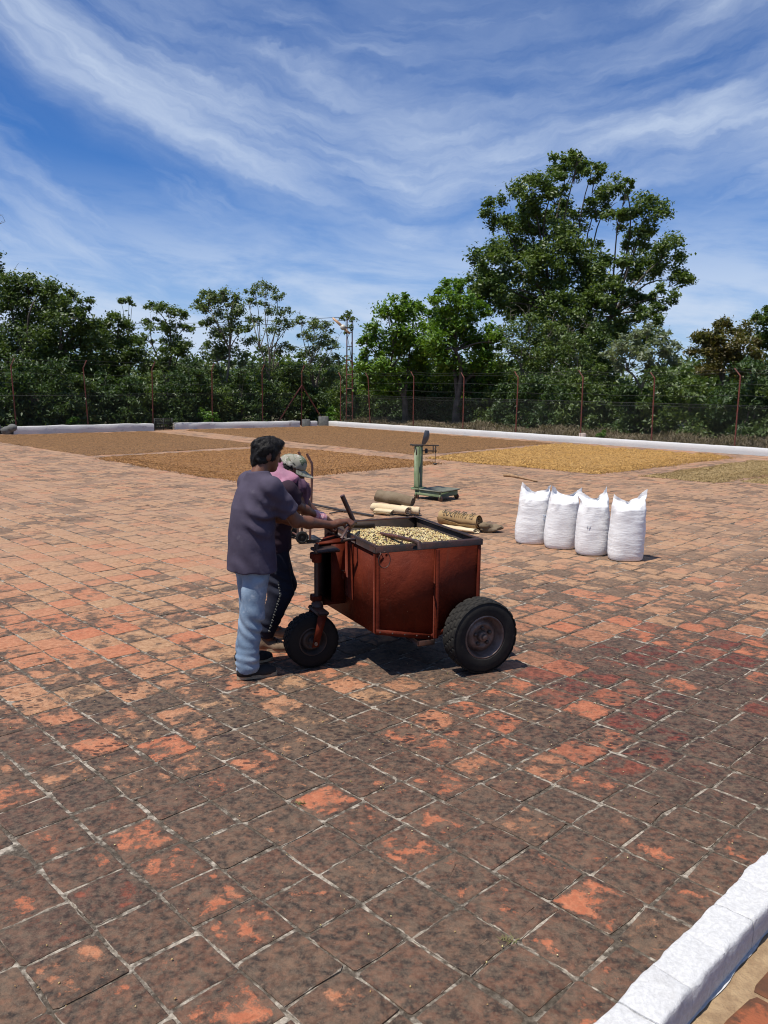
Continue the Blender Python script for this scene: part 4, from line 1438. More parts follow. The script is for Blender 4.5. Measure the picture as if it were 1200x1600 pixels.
W_, D_, HT = 0.845, 1.077, 0.955
cart = thing('coffee_cart', cl(0.42, 0.54, 0), 'dark red steel three-wheeled cart heaped with coffee beans', 'cart')
low = [(0.0, 0.325), (0.44, 0.235), (W_, 0.37)]                # lower edge of the long sides
for nm, y0, th in (('near_panel', 0.0, 0.006), ('far_panel', D_ - 0.006, 0.006)):
    g = G(CF)
    g.prism([(u, y0, z) for u, z in low] + [(W_, y0, HT - 0.002), (0, y0, HT - 0.002)], (0, th, 0))
    gobj('side_panel', g, 'cart_paint', cart)
g = G(CF); g.prism([(0.001, 0.007, 0.325), (0.001, D_ - 0.007, 0.275), (0.001, D_ - 0.007, HT - 0.003), (0.001, 0.007, HT - 0.003)], (0.006, 0, 0))
gobj('front_panel', g, 'cart_paint', cart)
g = G(CF); g.prism([(W_ - 0.001, 0.007, 0.37), (W_ - 0.001, D_ - 0.007, 0.37), (W_ - 0.001, D_ - 0.007, HT - 0.003), (W_ - 0.001, 0.007, HT - 0.003)], (-0.006, 0, 0))
gobj('tail_panel', g, 'cart_paint', cart)
g = G(CF)
g.prism([(0.008, 0.008, 0.33), (0.44, 0.008, 0.24), (0.44, D_ - 0.008, 0.24), (0.008, D_ - 0.008, 0.285)], (0, 0, 0.006))
g.prism([(0.441, 0.008, 0.24), (W_ - 0.008, 0.008, 0.373), (W_ - 0.008, D_ - 0.008, 0.373), (0.441, D_ - 0.008, 0.24)], (0, 0, 0.006))
gobj('floor_plate', g, 'cart_inside', cart)
g = G(CF)
g.box((0.010, 0.012, 0.40), (0.013, D_ - 0.012, HT - 0.004)); g.box((W_ - 0.013, 0.012, 0.40), (W_ - 0.010, D_ - 0.012, HT - 0.004))
g.box((0.014, 0.009, 0.40), (W_ - 0.014, 0.012, HT - 0.004)); g.box((0.014, D_ - 0.012, 0.40), (W_ - 0.014, D_ - 0.009, HT - 0.004))
gobj('lining', g, 'cart_inside', cart)
# top rim: four lengths of angle iron
for lo, hi in (((-0.012, -0.012, HT - 0.040), (W_ + 0.012, -0.001, HT + 0.006)), ((-0.012, D_ + 0.001, HT - 0.040), (W_ + 0.012, D_ + 0.012, HT + 0.006)),
               ((-0.012, -0.0005, HT - 0.040), (-0.001, D_ + 0.0005, HT + 0.006)), ((W_ + 0.001, -0.0005, HT - 0.040), (W_ + 0.012, D_ + 0.0005, HT + 0.006))):
    gobj('rim_bar', G(CF).box(lo, hi, 0.003), 'cart_rim_metal', cart)
for lo, hi in (((0.0, 0.0005, HT + 0.001), (W_, 0.030, HT + 0.007)), ((0.0, D_ - 0.03, HT + 0.001), (W_, D_, HT + 0.007)),
               ((0.0, 0.031, HT + 0.001), (0.030, D_ - 0.031, HT + 0.007)), ((W_ - 0.03, 0.031, HT + 0.001), (W_, D_ - 0.031, HT + 0.007))):
    gobj('rim_ledge', G(CF).box(lo, hi, 0.002), 'cart_rim_metal', cart)
# corner angles, strap, lower flange
for u0, v0 in ((0.0, 0.0), (W_ - 0.03, 0.0)):
    z0 = 0.33 if u0 == 0 else 0.375
    gobj('corner_angle', G(CF).box((u0, -0.007, z0), (u0 + 0.030, -0.0005, HT - 0.042), 0.002), 'cart_paint', cart)
gobj('corner_angle', G(CF).box((-0.0075, 0.0, 0.33), (-0.001, 0.034, HT - 0.042), 0.002), 'cart_paint', cart)
gobj('strap', G(CF).box((0.455, -0.030, 0.245), (0.490, -0.0005, HT - 0.042), 0.004), 'cart_paint', cart)
gobj('strap', G(CF).box((0.455, D_ + 0.0005, 0.245), (0.490, D_ + 0.03, HT - 0.042), 0.004), 'cart_paint', cart)
for (u0, z0), (u1, z1) in ((low[0], low[1]), (low[1], low[2])):
    gobj('flange', G(CF).prism([(u0 + 0.002, -0.0105, z0 + 0.002), (u1 - 0.002, -0.0105, z1 + 0.002), (u1 - 0.002, -0.0105, z1 + 0.040), (u0 + 0.002, -0.0105, z0 + 0.040)], (0, 0.010, 0)), 'cart_paint', cart)
for u in np.linspace(0.03, 0.42, 5):
    z = 0.325 + (0.235 - 0.325) * u / 0.44 + 0.021
    gobj('rivet', G(CF).lathe((u, -0.0105, z), (0, -1, 0), [(0.007, -0.001), (0.006, 0.004), (0.001, 0.006)], 8), 'cart_rim_metal', cart, smooth=True)
gobj('spout', G(CF).box((0.33, -0.018, 0.195), (0.47, 0.20, 0.238), 0.006), 'cart_rim_metal', cart)
# little door with latch and hinge on the front
dr_ = gobj('door', G(CF).box((-0.009, 0.42, 0.47), (0.0005, 0.585, 0.90), 0.003), 'cart_paint', cart)
gobj('latch', G(CF).box((-0.030, 0.555, 0.600), (-0.0095, 0.60, 0.655), 0.006), 'cart_paint', dr_)
gobj('staple', G(CF).tube([(-0.012, 0.57, 0.662), (-0.036, 0.572, 0.668), (-0.036, 0.592, 0.668), (-0.012, 0.594, 0.662)], 0.004, 6), 'cart_rim_metal', dr_)
# nose compartment
ns = gobj('nose_frame', G(CF).box((-0.240, 0.600, 0.40), (-0.216, 0.612, 0.895), 0.003)
          .prism([(-0.216, 0.6005, 0.874), (-0.001, 0.6005, 0.874), (-0.001, 0.985, 0.874)], (0, 0, 0.020)).prism([(-0.216, 0.6005, 0.402), (-0.001, 0.6005, 0.402), (-0.001, 0.985, 0.402)], (0, 0, 0.020)), 'cart_paint', cart)
gobj('nose_cheek', G(CF).box((-0.115, 0.600, 0.4225), (-0.0015, 0.606, 0.8735)), 'cart_paint', ns)
gobj('nose_back', G(CF).prism([(-0.218, 0.613, 0.4225), (-0.002, 0.985, 0.4225), (-0.002, 0.985, 0.8735), (-0.218, 0.613, 0.8735)], (0.006, -0.004, 0)), 'cart_inside', ns)
# steering column, clamps, fork and front wheel
st = gobj('steering_column', G(CF).tube([(-0.262, 0.515, 0.90), (-0.262, 0.515, 0.415)], 0.020, 12), 'cart_rim_metal', cart, smooth=40)
for z, ln in ((0.80, 0.11), (0.475, 0.10)):
    c_ = gobj('clamp', G(CF).tube([(-0.262, 0.515, z + 0.032), (-0.262, 0.515, z - 0.032)], 0.036, 12).box((-0.285, 0.53, z - 0.028), (-0.215, 0.615, z + 0.028), 0.008), 'cart_paint', st, smooth=40)
gobj('clamp', G(CF).box((-0.285, 0.44, 0.846), (-0.10, 0.60, 0.868), 0.006), 'cart_rim_metal', st)
gobj('fork_crown', G(CF).box((-0.325, 0.31, 0.405), (-0.235, 0.545, 0.437), 0.01).tube([(-0.27, 0.47, 0.40), (-0.265, 0.50, 0.46)], 0.045, 10), 'cart_rim_metal', cart)
for v in (0.318, 0.515):
    gobj('fork_leg', G(CF).prism([(-0.315, v, 0.425), (-0.245, v, 0.425), (-0.320, v, 0.175), (-0.366, v, 0.175)], (0, 0.012, 0)), 'cart_paint', cart)


def wheel(name, parent, c, R, wd, tyre_m, rim_m, seed, rim=0.60, hubr=0.10, bolts=0, out=-1.0):
    """axis along the cart's width; out = side that is seen"""
    ax = CY * out
    hw = wd / 2
    rg = np.random.default_rng(seed)
    tr = [(R * rim, -hw * 0.86), (R * rim * 1.06, -hw * 0.98), (R * (rim + 0.18), -hw * 1.06), (R * 0.90, -hw * 1.0), (R * 0.955, -hw * 0.88)]
    for k in range(5):
        x = -0.80 + 1.6 * k / 4
        x0, x1 = (x - 0.15) * hw, (x + 0.15) * hw
        rr = R * (1.0 - 0.028 * x * x)
        tr += [(rr - 0.010, x0 - 0.006), (rr, x0), (rr, x1), (rr - 0.010, x1 + 0.006)]
    tr += [(R * 0.955, hw * 0.88), (R * 0.90, hw * 1.0), (R * (rim + 0.18), hw * 1.06), (R * rim * 1.06, hw * 0.98), (R * rim, hw * 0.86)]
    lug = lambda i, k: -0.009 if (6 <= i <= len(tr) - 7 and (k + 2 * ((i - 5) // 4)) % 6 == 0 and (i - 5) % 4 in (1, 2)) else 0.0
    w = gobj(name, G().lathe(c, ax, tr, 132, lug), tyre_m, parent, smooth=35)
    pr = [(R * rim * 1.03, hw * 0.90), (R * rim * 0.97, hw * 0.94), (R * rim * 0.92, hw * 0.84), (R * rim * 0.86, hw * 0.25), (R * rim * 0.80, hw * 0.12), (R * rim * 0.70, hw * 0.28),
          (R * rim * 0.60, hw * 0.46), (R * rim * 0.50, hw * 0.48), (R * rim * 0.40, hw * 0.36), (R * rim * 0.36, hw * 0.34), (0.001, hw * 0.34)]
    rmo = gobj('wheel_rim', G().lathe(c, ax, pr, 48), rim_m, w, smooth=40)
    gobj('rim_back', G().lathe(c, ax, [(R * rim * 1.02, -hw * 0.88), (R * rim * 0.92, -hw * 0.80), (R * rim * 0.86, hw * 0.05), (0.001, 0.0)], 32), rim_m, w, smooth=40)
    gobj('hub', G().lathe(c, ax, [(hubr, hw * 0.34), (hubr, hw * 0.62), (hubr * 0.86, hw * 0.72), (hubr * 0.55, hw * 0.74), (hubr * 0.5, hw * 0.95), (hubr * 0.32, hw * 1.0), (0.001, hw * 1.0)], 18), rim_m, w, smooth=35)
    x = norm(np.cross([0, 0, 1.0], ax)); y = np.cross(ax, x)
    for k in range(bolts):
        a = 2 * math.pi * k / bolts + 0.35
        p = np.asarray(c) + (x * math.cos(a) + y * math.sin(a)) * R * rim * 0.40
        gobj('lug_nut', G().lathe(p, ax, [(0.015, hw * 0.33), (0.015, hw * 0.58), (0.011, hw * 0.62), (0.001, hw * 0.63)], 6), 'rim_dark', w)
    return w


wheel('front_wheel', cart, cl(-0.342, 0.42, 0.203), 0.203, 0.115, 'tyre_black', 'rim_dark', 1, 0.52, 0.030)
gobj('axle_bolt', G(CF).tube([(-0.342, 0.30, 0.203), (-0.342, 0.535, 0.203)], 0.013, 8), 'rim_metal', cart, smooth=40)
wheel('rear_wheel', cart, cl(0.772, -0.145, 0.274), 0.274, 0.160, 'tyre_rubber', 'rim_metal', 2, 0.58, 0.040, 5)
wheel('rear_wheel', cart, cl(0.772, D_ + 0.145, 0.274), 0.274, 0.160, 'tyre_rubber', 'rim_metal', 3, 0.58, 0.040, 5, 1.0)
gobj('axle', G(CF).tube([(0.772, -0.10, 0.274), (0.772, D_ + 0.10, 0.274)], 0.026, 10).box((0.735, 0.02, 0.30), (0.80, 0.06, 0.36)).box((0.735, D_ - 0.06, 0.30), (0.80, D_ - 0.02, 0.36)), 'cart_rim_metal', cart)
# steering lever, link bar and the stay lying across the load
GRIP = cl(0.0, 0.53, 1.035)
JNT = cl(0.115, 0.70, 1.02)
gobj('lever', G().tube([cl(0.012, 0.70, 1.232), JNT + [0, 0, -0.01]], 0.019, 12), 'handle_metal', cart, smooth=40)
gobj('link_bar', G().tube([JNT, cl(0.08, 0.62, 1.035), GRIP, cl(-0.06, 0.44, 1.00), cl(-0.11, 0.40, 0.955)], 0.013, 8, flat=0.7), 'handle_metal', cart, smooth=40)
gobj('link_bar', G().tube([cl(0.16, 0.78, 0.995), JNT, cl(0.03, 0.58, 0.985), cl(-0.012, 0.50, 0.975)], 0.012, 8), 'handle_metal', cart, smooth=40)
gobj('scraper', G(CF).prism([(0.13, 0.86, 0.985), (0.33, 0.80, 0.975), (0.34, 0.815, 0.935), (0.13, 0.88, 0.94)], (0.004, 0.02, 0)), 'cart_inside', cart)
gobj('stay', G().tube([cl(0.25, 0.49, 0.950), cl(0.29, 0.22, 0.968), cl(0.315, 0.02, 0.974)], 0.016, 10), 'handle_metal', cart, smooth=40)
gobj('stay_end', G().tube([cl(0.315, 0.03, 0.974), cl(0.318, -0.035, 0.972), cl(0.318, -0.045, 0.93)], 0.018, 10), 'cart_rim_metal', cart, smooth=40)
gobj('wire_loop', G().tube([cl(0.02, -0.016, 0.925)] + [cl(0.05 + 0.045 * math.cos(a) , -0.03, 0.87 + 0.058 * math.sin(a)) for a in np.linspace(2.2, 8.0, 18)], 0.0035, 6), 'cart_rim_metal', cart, smooth=True)
gobj('tow_hook', G(CF).tube([(-0.01, 0.36, 0.948), (-0.07, 0.34, 0.96), (-0.10, 0.42, 0.93)], 0.011, 8), 'cart_rim_metal', cart, smooth=True)

# the load
rgb = np.random.default_rng(55)
m, t, b = newmat('fresh_beans')
co = objco(t)
cs_ = t.attr('bc').outputs['Fac']
c = t.ramp(cs_, [(0.0, (0.02, 0.010, 0.007)), (0.24, (0.055, 0.024, 0.014)), (0.30, (0.34, 0.20, 0.07)), (0.55, (0.50, 0.36, 0.15)), (0.78, (0.66, 0.56, 0.32)), (1.0, (0.42, 0.36, 0.10))])
t.put(b.inputs['Base Color'], c); b.inputs['Roughness'].default_value = 0.5


def heap(u, v):
    return 0.885 + 0.055 * np.exp(-((u - 0.40) / 0.24) ** 2 - ((v - 0.62) / 0.36) ** 2) + 0.030 * np.exp(-((u - 0.15) / 0.18) ** 2 - ((v - 0.45) / 0.3) ** 2) - 0.03 * np.clip((v - 0.85) / 0.2, 0, 1)


nu_, nv_ = 42, 54
uu = np.linspace(0.014, W_ - 0.014, nu_); vv = np.linspace(0.0125, D_ - 0.0125, nv_)
UU, VV_ = np.meshgrid(uu, vv, indexing='ij')
ZZ = heap(UU, VV_) + 0.008 * fbm(np.stack([UU.ravel() * 12, VV_.ravel() * 12, 0 * UU.ravel()], 1), 2, 3).reshape(UU.shape)
hv = np.stack([cl(a_, b_, c_) for a_, b_, c_ in zip(UU.ravel(), VV_.ravel(), ZZ.ravel())])
hf = np.array([(i * nv_ + j, (i + 1) * nv_ + j, (i + 1) * nv_ + j + 1, i * nv_ + j + 1) for i in range(nu_ - 1) for j in range(nv_ - 1)])
nb_ = 8000
bu, bv = rgb.uniform(0.02, W_ - 0.02, nb_), rgb.uniform(0.02, D_ - 0.02, nb_)
bz = heap(bu, bv) + 0.003 + rgb.uniform(0, 0.006, nb_)
pts = CO + CX * bu[:, None] + CY * bv[:, None] + CZ * bz[:, None]
bV, bF = beans_on(pts, rgb, 0.0125)
bcol = np.concatenate([np.full(len(hv), 0.12), np.repeat(rgb.random(nb_), 6)])
ld = obj('coffee_load', np.concatenate([hv, bV]), [tuple(f) for f in hf] + [tuple(f) for f in bF + len(hv)], 'fresh_beans', base=cl(0.42, 0.54, 0.88), smooth=True, attrs=[('bc', 'FLOAT', bcol)])
tag(ld, 'heap of pale yellow and dark coffee beans filling the red cart', 'coffee', kind='stuff')


# ------------------------------------------------------------------ four white sacks
m, t, b = newmat('sack_weave')
co = objco(t)
wv = t.noise(t.mapv(co, scale=(3.0, 3.0, 26)), 4.0, 5, 0.65, 0.5)
n1 = t.noise(co, 9, 5, 0.6)
c = t.mix(t.smooth(n1, 0.3, 0.7), (0.82, 0.81, 0.79), (0.76, 0.75, 0.735))
t.put(b.inputs['Base Color'], c)
b.inputs['Roughness'].default_value = 0.5
t.put(b.inputs['Normal'], t.bump(t.math('ADD', wv, t.math('MULTIPLY', n1, 0.6)), 0.5, 0.010))
simple('blue_ink', (0.18, 0.30, 0.55), (0.35, 0.45, 0.62), scale=60, rough=0.8, bump=0)
simple('grey_ink', (0.30, 0.32, 0.34), (0.45, 0.46, 0.48), scale=60, rough=0.8, bump=0)


def sack(base, ang, wdt, dep, hgt, ears, lean, seed, label, flip=0.0):
    rg = np.random.default_rng(seed)
    n, mz = 72, 74
    xs = np.array([math.cos(ang), math.sin(ang), 0]); ys = np.array([-xs[1], xs[0], 0])
    V = []
    body = 0.84
    for j in range(mz + 1):
        t = j / mz
        for i in range(n):
            a = 2 * math.pi * i / n
            ca_, sa_ = math.cos(a), math.sin(a)
            ex = abs(ca_) ** 0.72 * (1 if ca_ > 0 else -1); ey = abs(sa_) ** 0.80 * (1 if sa_ > 0 else -1)
            # widths up the sack
            bul = 0.86 + 0.14 * math.sin(math.pi * min(t / body, 1.0) ** 0.55) if t < body else 0.86 + 0.0 * t
            if t < 0.06: bul *= 0.90 + 0.10 * math.sqrt(t / 0.06)
            q = max(0.0, (t - body * 0.88) / (1 - body * 0.88))
            yw = dep * bul * (1 - min(q * 1.35, 1.0) ** 1.2) + 0.010
            xw = wdt * bul * (1 + 0.02 * q)
            # upper edge: sags in the middle, stands up at the two ears
            edge = 1.0
            s = ex
            if q > 0:
                e = 0.85 * ears[0] * max(0, -s) ** 1.7 + 0.85 * ears[1] * max(0, s) ** 1.7
                edge = e
            z = hgt * (t if q <= 0 else body * 0.88 + (t - body * 0.88) * (0.42 + 0.85 * edge))
            x = xw * ex; y = yw * ey
            # cloth gathered into the ears
            if q > 0:
                x *= 1 - 0.10 * q * (1 - abs(s))
                y += 0.035 * q * math.sin(4.0 * s + 1.7 * seed) + 0.022 * q * math.sin(9 * s + 2.3 * seed)
                x += 0.03 * q * math.sin(2.1 * seed) * abs(s)
            if t < 0.05: z = z * 0.6
            p = xs * (x + lean[0] * t) + ys * (y + lean[1] * t) + np.array([0, 0, z])
            V.append(p)
    V = np.array(V)
    t_ = np.repeat(np.arange(mz + 1) / mz, n)
    nr = V * [1, 1, 0]; nr /= np.linalg.norm(nr, axis=1)[:, None] + 1e-6
    fold = 0.010 * fbm(V * [5, 5, 5] + seed, 2, seed) + 0.0030 * (0.4 + vnoise(V * 3 + seed, 4)) * vnoise(V * [9, 9, 60] + 5 * seed, seed + 1) * (t_ < 0.7)
    crump = 0.032 * fbm(V * [13, 13, 8] + 3 * seed, 3, seed + 2) * np.clip((t_ - 0.58) / 0.2, 0, 1)
    V += nr * (fold + crump)[:, None]
    V[:, 2] += 0.018 * fbm(V * 9 + 7, 2, seed) * np.clip((t_ - 0.6) / 0.3, 0, 1)
    V += np.asarray(base)
    Q = [(j * n + i, j * n + (i + 1) % n, (j + 1) * n + (i + 1) % n, (j + 1) * n + i) for j in range(mz) for i in range(n)]
    Q += [tuple(range(n))[::-1]]
    r = thing('white_sack', base, label, 'sack', 'full white woven sacks standing in a row')
    obj('bag', V, Q, 'sack_weave', r, smooth=True)
    obj('contents', *(lambda g: (g.v, g.f))(G().lathe(base, (0, 0, 1), [(0.001, 0.03), (dep * 0.7, 0.03), (dep * 0.7, hgt * 0.5), (0.001, hgt * 0.55)], 10)), 'sack_weave', r)
    return r, V.reshape(mz + 1, n, 3)


SK = []
for i, (x, y, wd, hg, ears, lean, lab) in enumerate([
        (829, 851, 0.220, 0.80, (0.95, 0.72), (0.045, 0.02), 'leftmost white sack of the row, with a small blue mark'),
        (874, 859, 0.215, 0.80, (0.85, 0.78), (0.045, 0.02), 'second white sack from the left, its top dipping between two ears'),
        (923, 869, 0.208, 0.82, (0.62, 0.95), (0.03, 0.04), 'third white sack from the left, with grey scuffs and a knotted ear behind'),
        (976, 878, 0.215, 0.84, (0.55, 1.0), (0.02, 0.02), 'rightmost and nearest white sack of the row')]):
    bp = gp(x, y); bp = bp + np.array([bp[0], bp[1], 0]) / np.linalg.norm(bp[:2]) * 0.155
    SK.append(sack(bp, math.radians((-6, -4, 2, -3)[i]), wd, 0.158, hg, ears, lean, 60 + i, lab))


def mark(sk, strokes, m, w=0.006):
    r, V = sk
    n = V.shape[1]
    for st_ in strokes:
        pts = []
        for (fi, fj) in st_:
            i = n * 0.75 + fi * n; j = fj * (V.shape[0] - 1)
            p = V[int(j), int(i) % n]
            c_ = V[int(j)].mean(0)
            pts.append(p + norm((p - c_) * [1, 1, 0]) * 0.006)
        gobj('ink_mark', G().tube(pts, w, 5, flat=0.35), m, r)


mark(SK[0], [[(0.07, 0.50), (0.085, 0.47)], [(0.10, 0.51), (0.10, 0.465)], [(0.075, 0.44), (0.095, 0.435)], [(0.085, 0.42), (0.10, 0.40)]], 'blue_ink', 0.005)
mark(SK[2], [[(0.10, 0.60), (0.115, 0.56)], [(0.095, 0.38), (0.105, 0.35)], [(-0.06, 0.48), (-0.06, 0.42)], [(-0.04, 0.46), (-0.045, 0.43)]], 'grey_ink', 0.004)


# ------------------------------------------------------------------ platform scale
simple('scale_green', (0.115, 0.165, 0.070), (0.165, 0.200, 0.105), scale=9, rough=0.55, c3=(0.07, 0.055, 0.03), c3scale=25, c3lo=0.64, c3hi=0.70)
simple('scale_plate', (0.15, 0.155, 0.11), (0.21, 0.205, 0.15), scale=9, rough=0.6)
simple('scale_iron', (0.022, 0.020, 0.018), (0.04, 0.034, 0.028), scale=9, rough=0.5)
simple('scoop_metal', (0.070, 0.075, 0.085), (0.10, 0.105, 0.115), scale=7, rough=0.42, metal=0.4)
SX = np.array([0.66, 0.751, 0]); SY = np.array([-0.751, 0.66, 0])
SO = np.array([1.02, 14.18, 0.0])
SF = (SO, SX, SY, CZ)
sc = thing('platform_scale', SO + SX * 0.27 + SY * 0.33, 'old green platform scale with a tall post and sliding weight beam', 'scale')
fr_ = gobj('frame', G(SF).box((0.02, 0.03, 0.075), (0.53, 0.065, 0.165), 0.008).box((0.02, 0.60, 0.075), (0.53, 0.635, 0.165), 0.008).box((0.02, 0.066, 0.075), (0.055, 0.599, 0.165), 0.008).box((0.495, 0.066, 0.075), (0.53, 0.599, 0.165), 0.008)
           .box((0.0, 0.52, 0.166), (0.24, 0.72, 0.205), 0.01).box((0.055, 0.066, 0.12), (0.495, 0.599, 0.125)), 'scale_green', sc)
gobj('deck', G(SF).box((0.0, 0.0, 0.172), (0.55, 0.515, 0.196), 0.006), 'scale_plate', sc)
gobj('deck_skirt', G(SF).box((0.03, 0.03, 0.1655), (0.52, 0.50, 0.1715)), 'scale_iron', sc)
for u, v in ((0.035, 0.05), (0.035, 0.60), (0.515, 0.05), (0.515, 0.60)):
    c = SO + SX * u + SY * v + [0, 0, 0.052]
    w = gobj('caster', G().lathe(c - SX * 0.016, SX, [(0.001, 0), (0.030, 0), (0.047, 0.004), (0.051, 0.010), (0.051, 0.024), (0.047, 0.030), (0.030, 0.034), (0.001, 0.034)], 20), 'handle_metal', sc, smooth=40)
    gobj('caster_fork', G(SF).box((u - 0.026, v - 0.012, 0.04), (u - 0.0185, v + 0.012, 0.12)), 'scale_green', w)
pc = SO + SX * 0.10 + SY * 0.62
PF = (pc, SX, SY, CZ)
gobj('post', G(PF).box((-0.06, -0.06, 0.2055), (0.06, 0.06, 0.955), 0.010), 'scale_green', sc)
gobj('slot', G(PF).box((-0.062, -0.012, 0.80), (-0.0595, 0.014, 0.93)), 'scale_iron', sc)
bx = norm(np.array([1.0, -0.10, 0]))
BF = (pc, bx, np.array([0.10, 1.0, 0]), CZ)
gobj('cap', G(BF).box((-0.12, -0.05, 0.957), (0.09, 0.05, 0.985), 0.006).tube([(-0.11, 0, 0.975), (-0.145, 0, 0.985), (-0.15, 0, 0.965)], 0.016, 8), 'scale_iron', sc)
gobj('top_arm', G(BF).box((0.092, -0.018, 0.965), (0.37, 0.018, 0.983), 0.003), 'scale_iron', sc)
gobj('bracket', G(BF).box((0.255, -0.01, 0.84), (0.272, 0.01, 0.9645)).box((0.30, -0.01, 0.84), (0.317, 0.01, 0.9645)).box((0.256, -0.008, 0.902), (0.316, 0.008, 0.916)), 'scale_iron', sc)
bm = gobj('weigh_beam', G(BF).box((0.065, -0.007, 0.862), (0.33, 0.007, 0.882), 0.002), 'scale_iron', sc)
gobj('sliding_weight', G(BF).box((0.115, -0.022, 0.83), (0.165, 0.022, 0.915), 0.006), 'scale_iron', bm)
gobj('hanger', G(BF).tube([(0.305, 0, 0.86), (0.305, 0, 0.66)], 0.006, 6).lathe((0.305, 0, 0.62), (0, 0, 1), [(0.001, 0), (0.022, 0.0), (0.040, 0.022), (0.040, 0.030), (0.001, 0.032)], 14), 'scale_iron', sc)
# grey scoop resting on the post head
spo = pc + bx * 0.055 + [0, 0, 0.99]
vs, fs = [], []
nA, nB = 14, 12
for i in range(nA + 1):
    t = i / nA
    for j in range(nB + 1):
        a = math.pi * (j / nB - 0.5)
        r = 0.085 * math.sin(math.pi * (0.16 + 0.66 * t)) ** 0.7
        p = np.array([0.0 + r * 1.25 * math.cos(a) + 0.055 * t, r * math.sin(a), 0.25 * t - 0.0])
        vs.append(spo + bx * p[0] + np.array([0.10, 1.0, 0]) * p[1] + CZ * p[2])
fs = [(i * (nB + 1) + j, (i + 1) * (nB + 1) + j, (i + 1) * (nB + 1) + j + 1, i * (nB + 1) + j + 1) for i in range(nA) for j in range(nB)]
k0 = len(vs)
cv = np.array(vs).reshape(nA + 1, nB + 1, 3)
inner = cv - bx * 0.004
vs += list(inner.reshape(-1, 3))
fs += [tuple(k0 + q for q in f[::-1]) for f in fs[:]]
edge = [i * (nB + 1) for i in range(nA + 1)] + [nA * (nB + 1) + j for j in range(1, nB + 1)] + [i * (nB + 1) + nB for i in range(nA - 1, -1, -1)] + [j for j in range(nB - 1, 0, -1)]
fs += [(edge[i], edge[(i + 1) % len(edge)], k0 + edge[(i + 1) % len(edge)], k0 + edge[i]) for i in range(len(edge))]
tag(obj('scoop', vs, fs, 'scoop_metal', base=spo, smooth=50), 'dark grey metal scoop standing on top of the green scale', 'scoop')

# ------------------------------------------------------------------ hand truck
simple('truck_brown', (0.115, 0.050, 0.036), (0.075, 0.034, 0.026), scale=12, rough=0.55, c3=(0.22, 0.12, 0.085), c3scale=20)
tb = gp(470, 849)
TF = (np.array([tb[0], tb[1], 0]), np.array([1.0, 0, 0]), np.array([0, 1.0, 0]), CZ)
ht = thing('hand_truck', tb, 'brown steel hand truck with small black wheels behind the men', 'hand truck')
zt = at(477, 709, tb[1])[2]
for k, (x, dy) in enumerate(((0.120, 0.0), (-0.02, 0.30))):
    gobj('rail', G(TF).tube([(x + 0.0, dy, 0.05), (x + 0.02, dy, 0.55), (x + 0.035, dy, zt - 0.18), (x + 0.028, dy, zt - 0.12), (x - 0.035, dy, zt)], 0.016, 8), 'truck_brown', ht, smooth=40)
gobj('inner_rail', G(TF).tube([(-0.05, 0.10, 0.05), (-0.035, 0.10, 0.90)], 0.013, 7), 'truck_brown', ht, smooth=40)
for z in (0.22, 0.52, 0.90):
    gobj('crossbar', G(TF).tube([(0.08, 0.0, z), (-0.05, 0.30, z)], 0.012, 7), 'truck_brown', ht, smooth=40)
gobj('toe_plate', G(TF).prism([(0.075, 0.0, 0.035), (-0.055, 0.30, 0.035), (0.14, 0.38, 0.035), (0.27, 0.08, 0.035)], (0, 0, 0.008)), 'scale_iron', ht)
for c in ((0.02, -0.035, 0.085), (-0.15, 0.33, 0.085)):
    cc = TF[0] + np.array(c)
    w = gobj('wheel', G().lathe(cc, (0.3, -1, 0), [(0.03, -0.02), (0.06, -0.024), (0.080, -0.018), (0.085, 0), (0.080, 0.018), (0.06, 0.024), (0.048, 0.016), (0.046, 0.006), (0.02, 0.008), (0.018, 0.024), (0.001, 0.026)], 24), 'tyre_rubber', ht, smooth=40)
gobj('axle', G(TF).tube([(0.02, -0.03, 0.085), (-0.15, 0.33, 0.085)], 0.011, 7).tube([(0.02, -0.01, 0.085), (0.075, 0.0, 0.16)], 0.010, 6), 'truck_brown', ht, smooth=40)

# ------------------------------------------------------------------ poles, sticks
simple('black_pole', (0.020, 0.018, 0.017), (0.045, 0.036, 0.03), scale=9, rough=0.5)
a_, b_ = gp(475, 785, 0.05), gp(583, 806, 0.03)
tag(gobj('pole', G().tube([a_, (a_ + b_) / 2 + [0, 0, -0.008], b_], 0.020, 8), 'black_pole', base=gp(530, 796), smooth=40), 'black pole lying on the tiles left of the sacking rolls', 'pole')
a_, b_ = gp(515, 802, 0.02), gp(548, 797, 0.02)
tag(gobj('thin_rod', G().tube([a_, (a_ + b_) / 2 + [0.0, 0.03, 0], b_], 0.012, 6), 'black_pole', base=a_), 'short thin rod beside the black pole', 'rod')
simple('stick_wood', (0.20, 0.115, 0.055), (0.33, 0.20, 0.10), scale=14, rough=0.7)
tag(gobj('wooden_stick', G().tube([gp(787, 742.5, 0.03), gp(797, 743, 0.03), gp(815, 746.5, 0.02), gp(839, 752, 0.02)], [0.035, 0.05, 0.022, 0.018], 7), 'stick_wood', base=gp(812, 746), smooth=True), 'wooden stick lying behind the leftmost sack', 'stick')

# ------------------------------------------------------------------ rolls of sacking


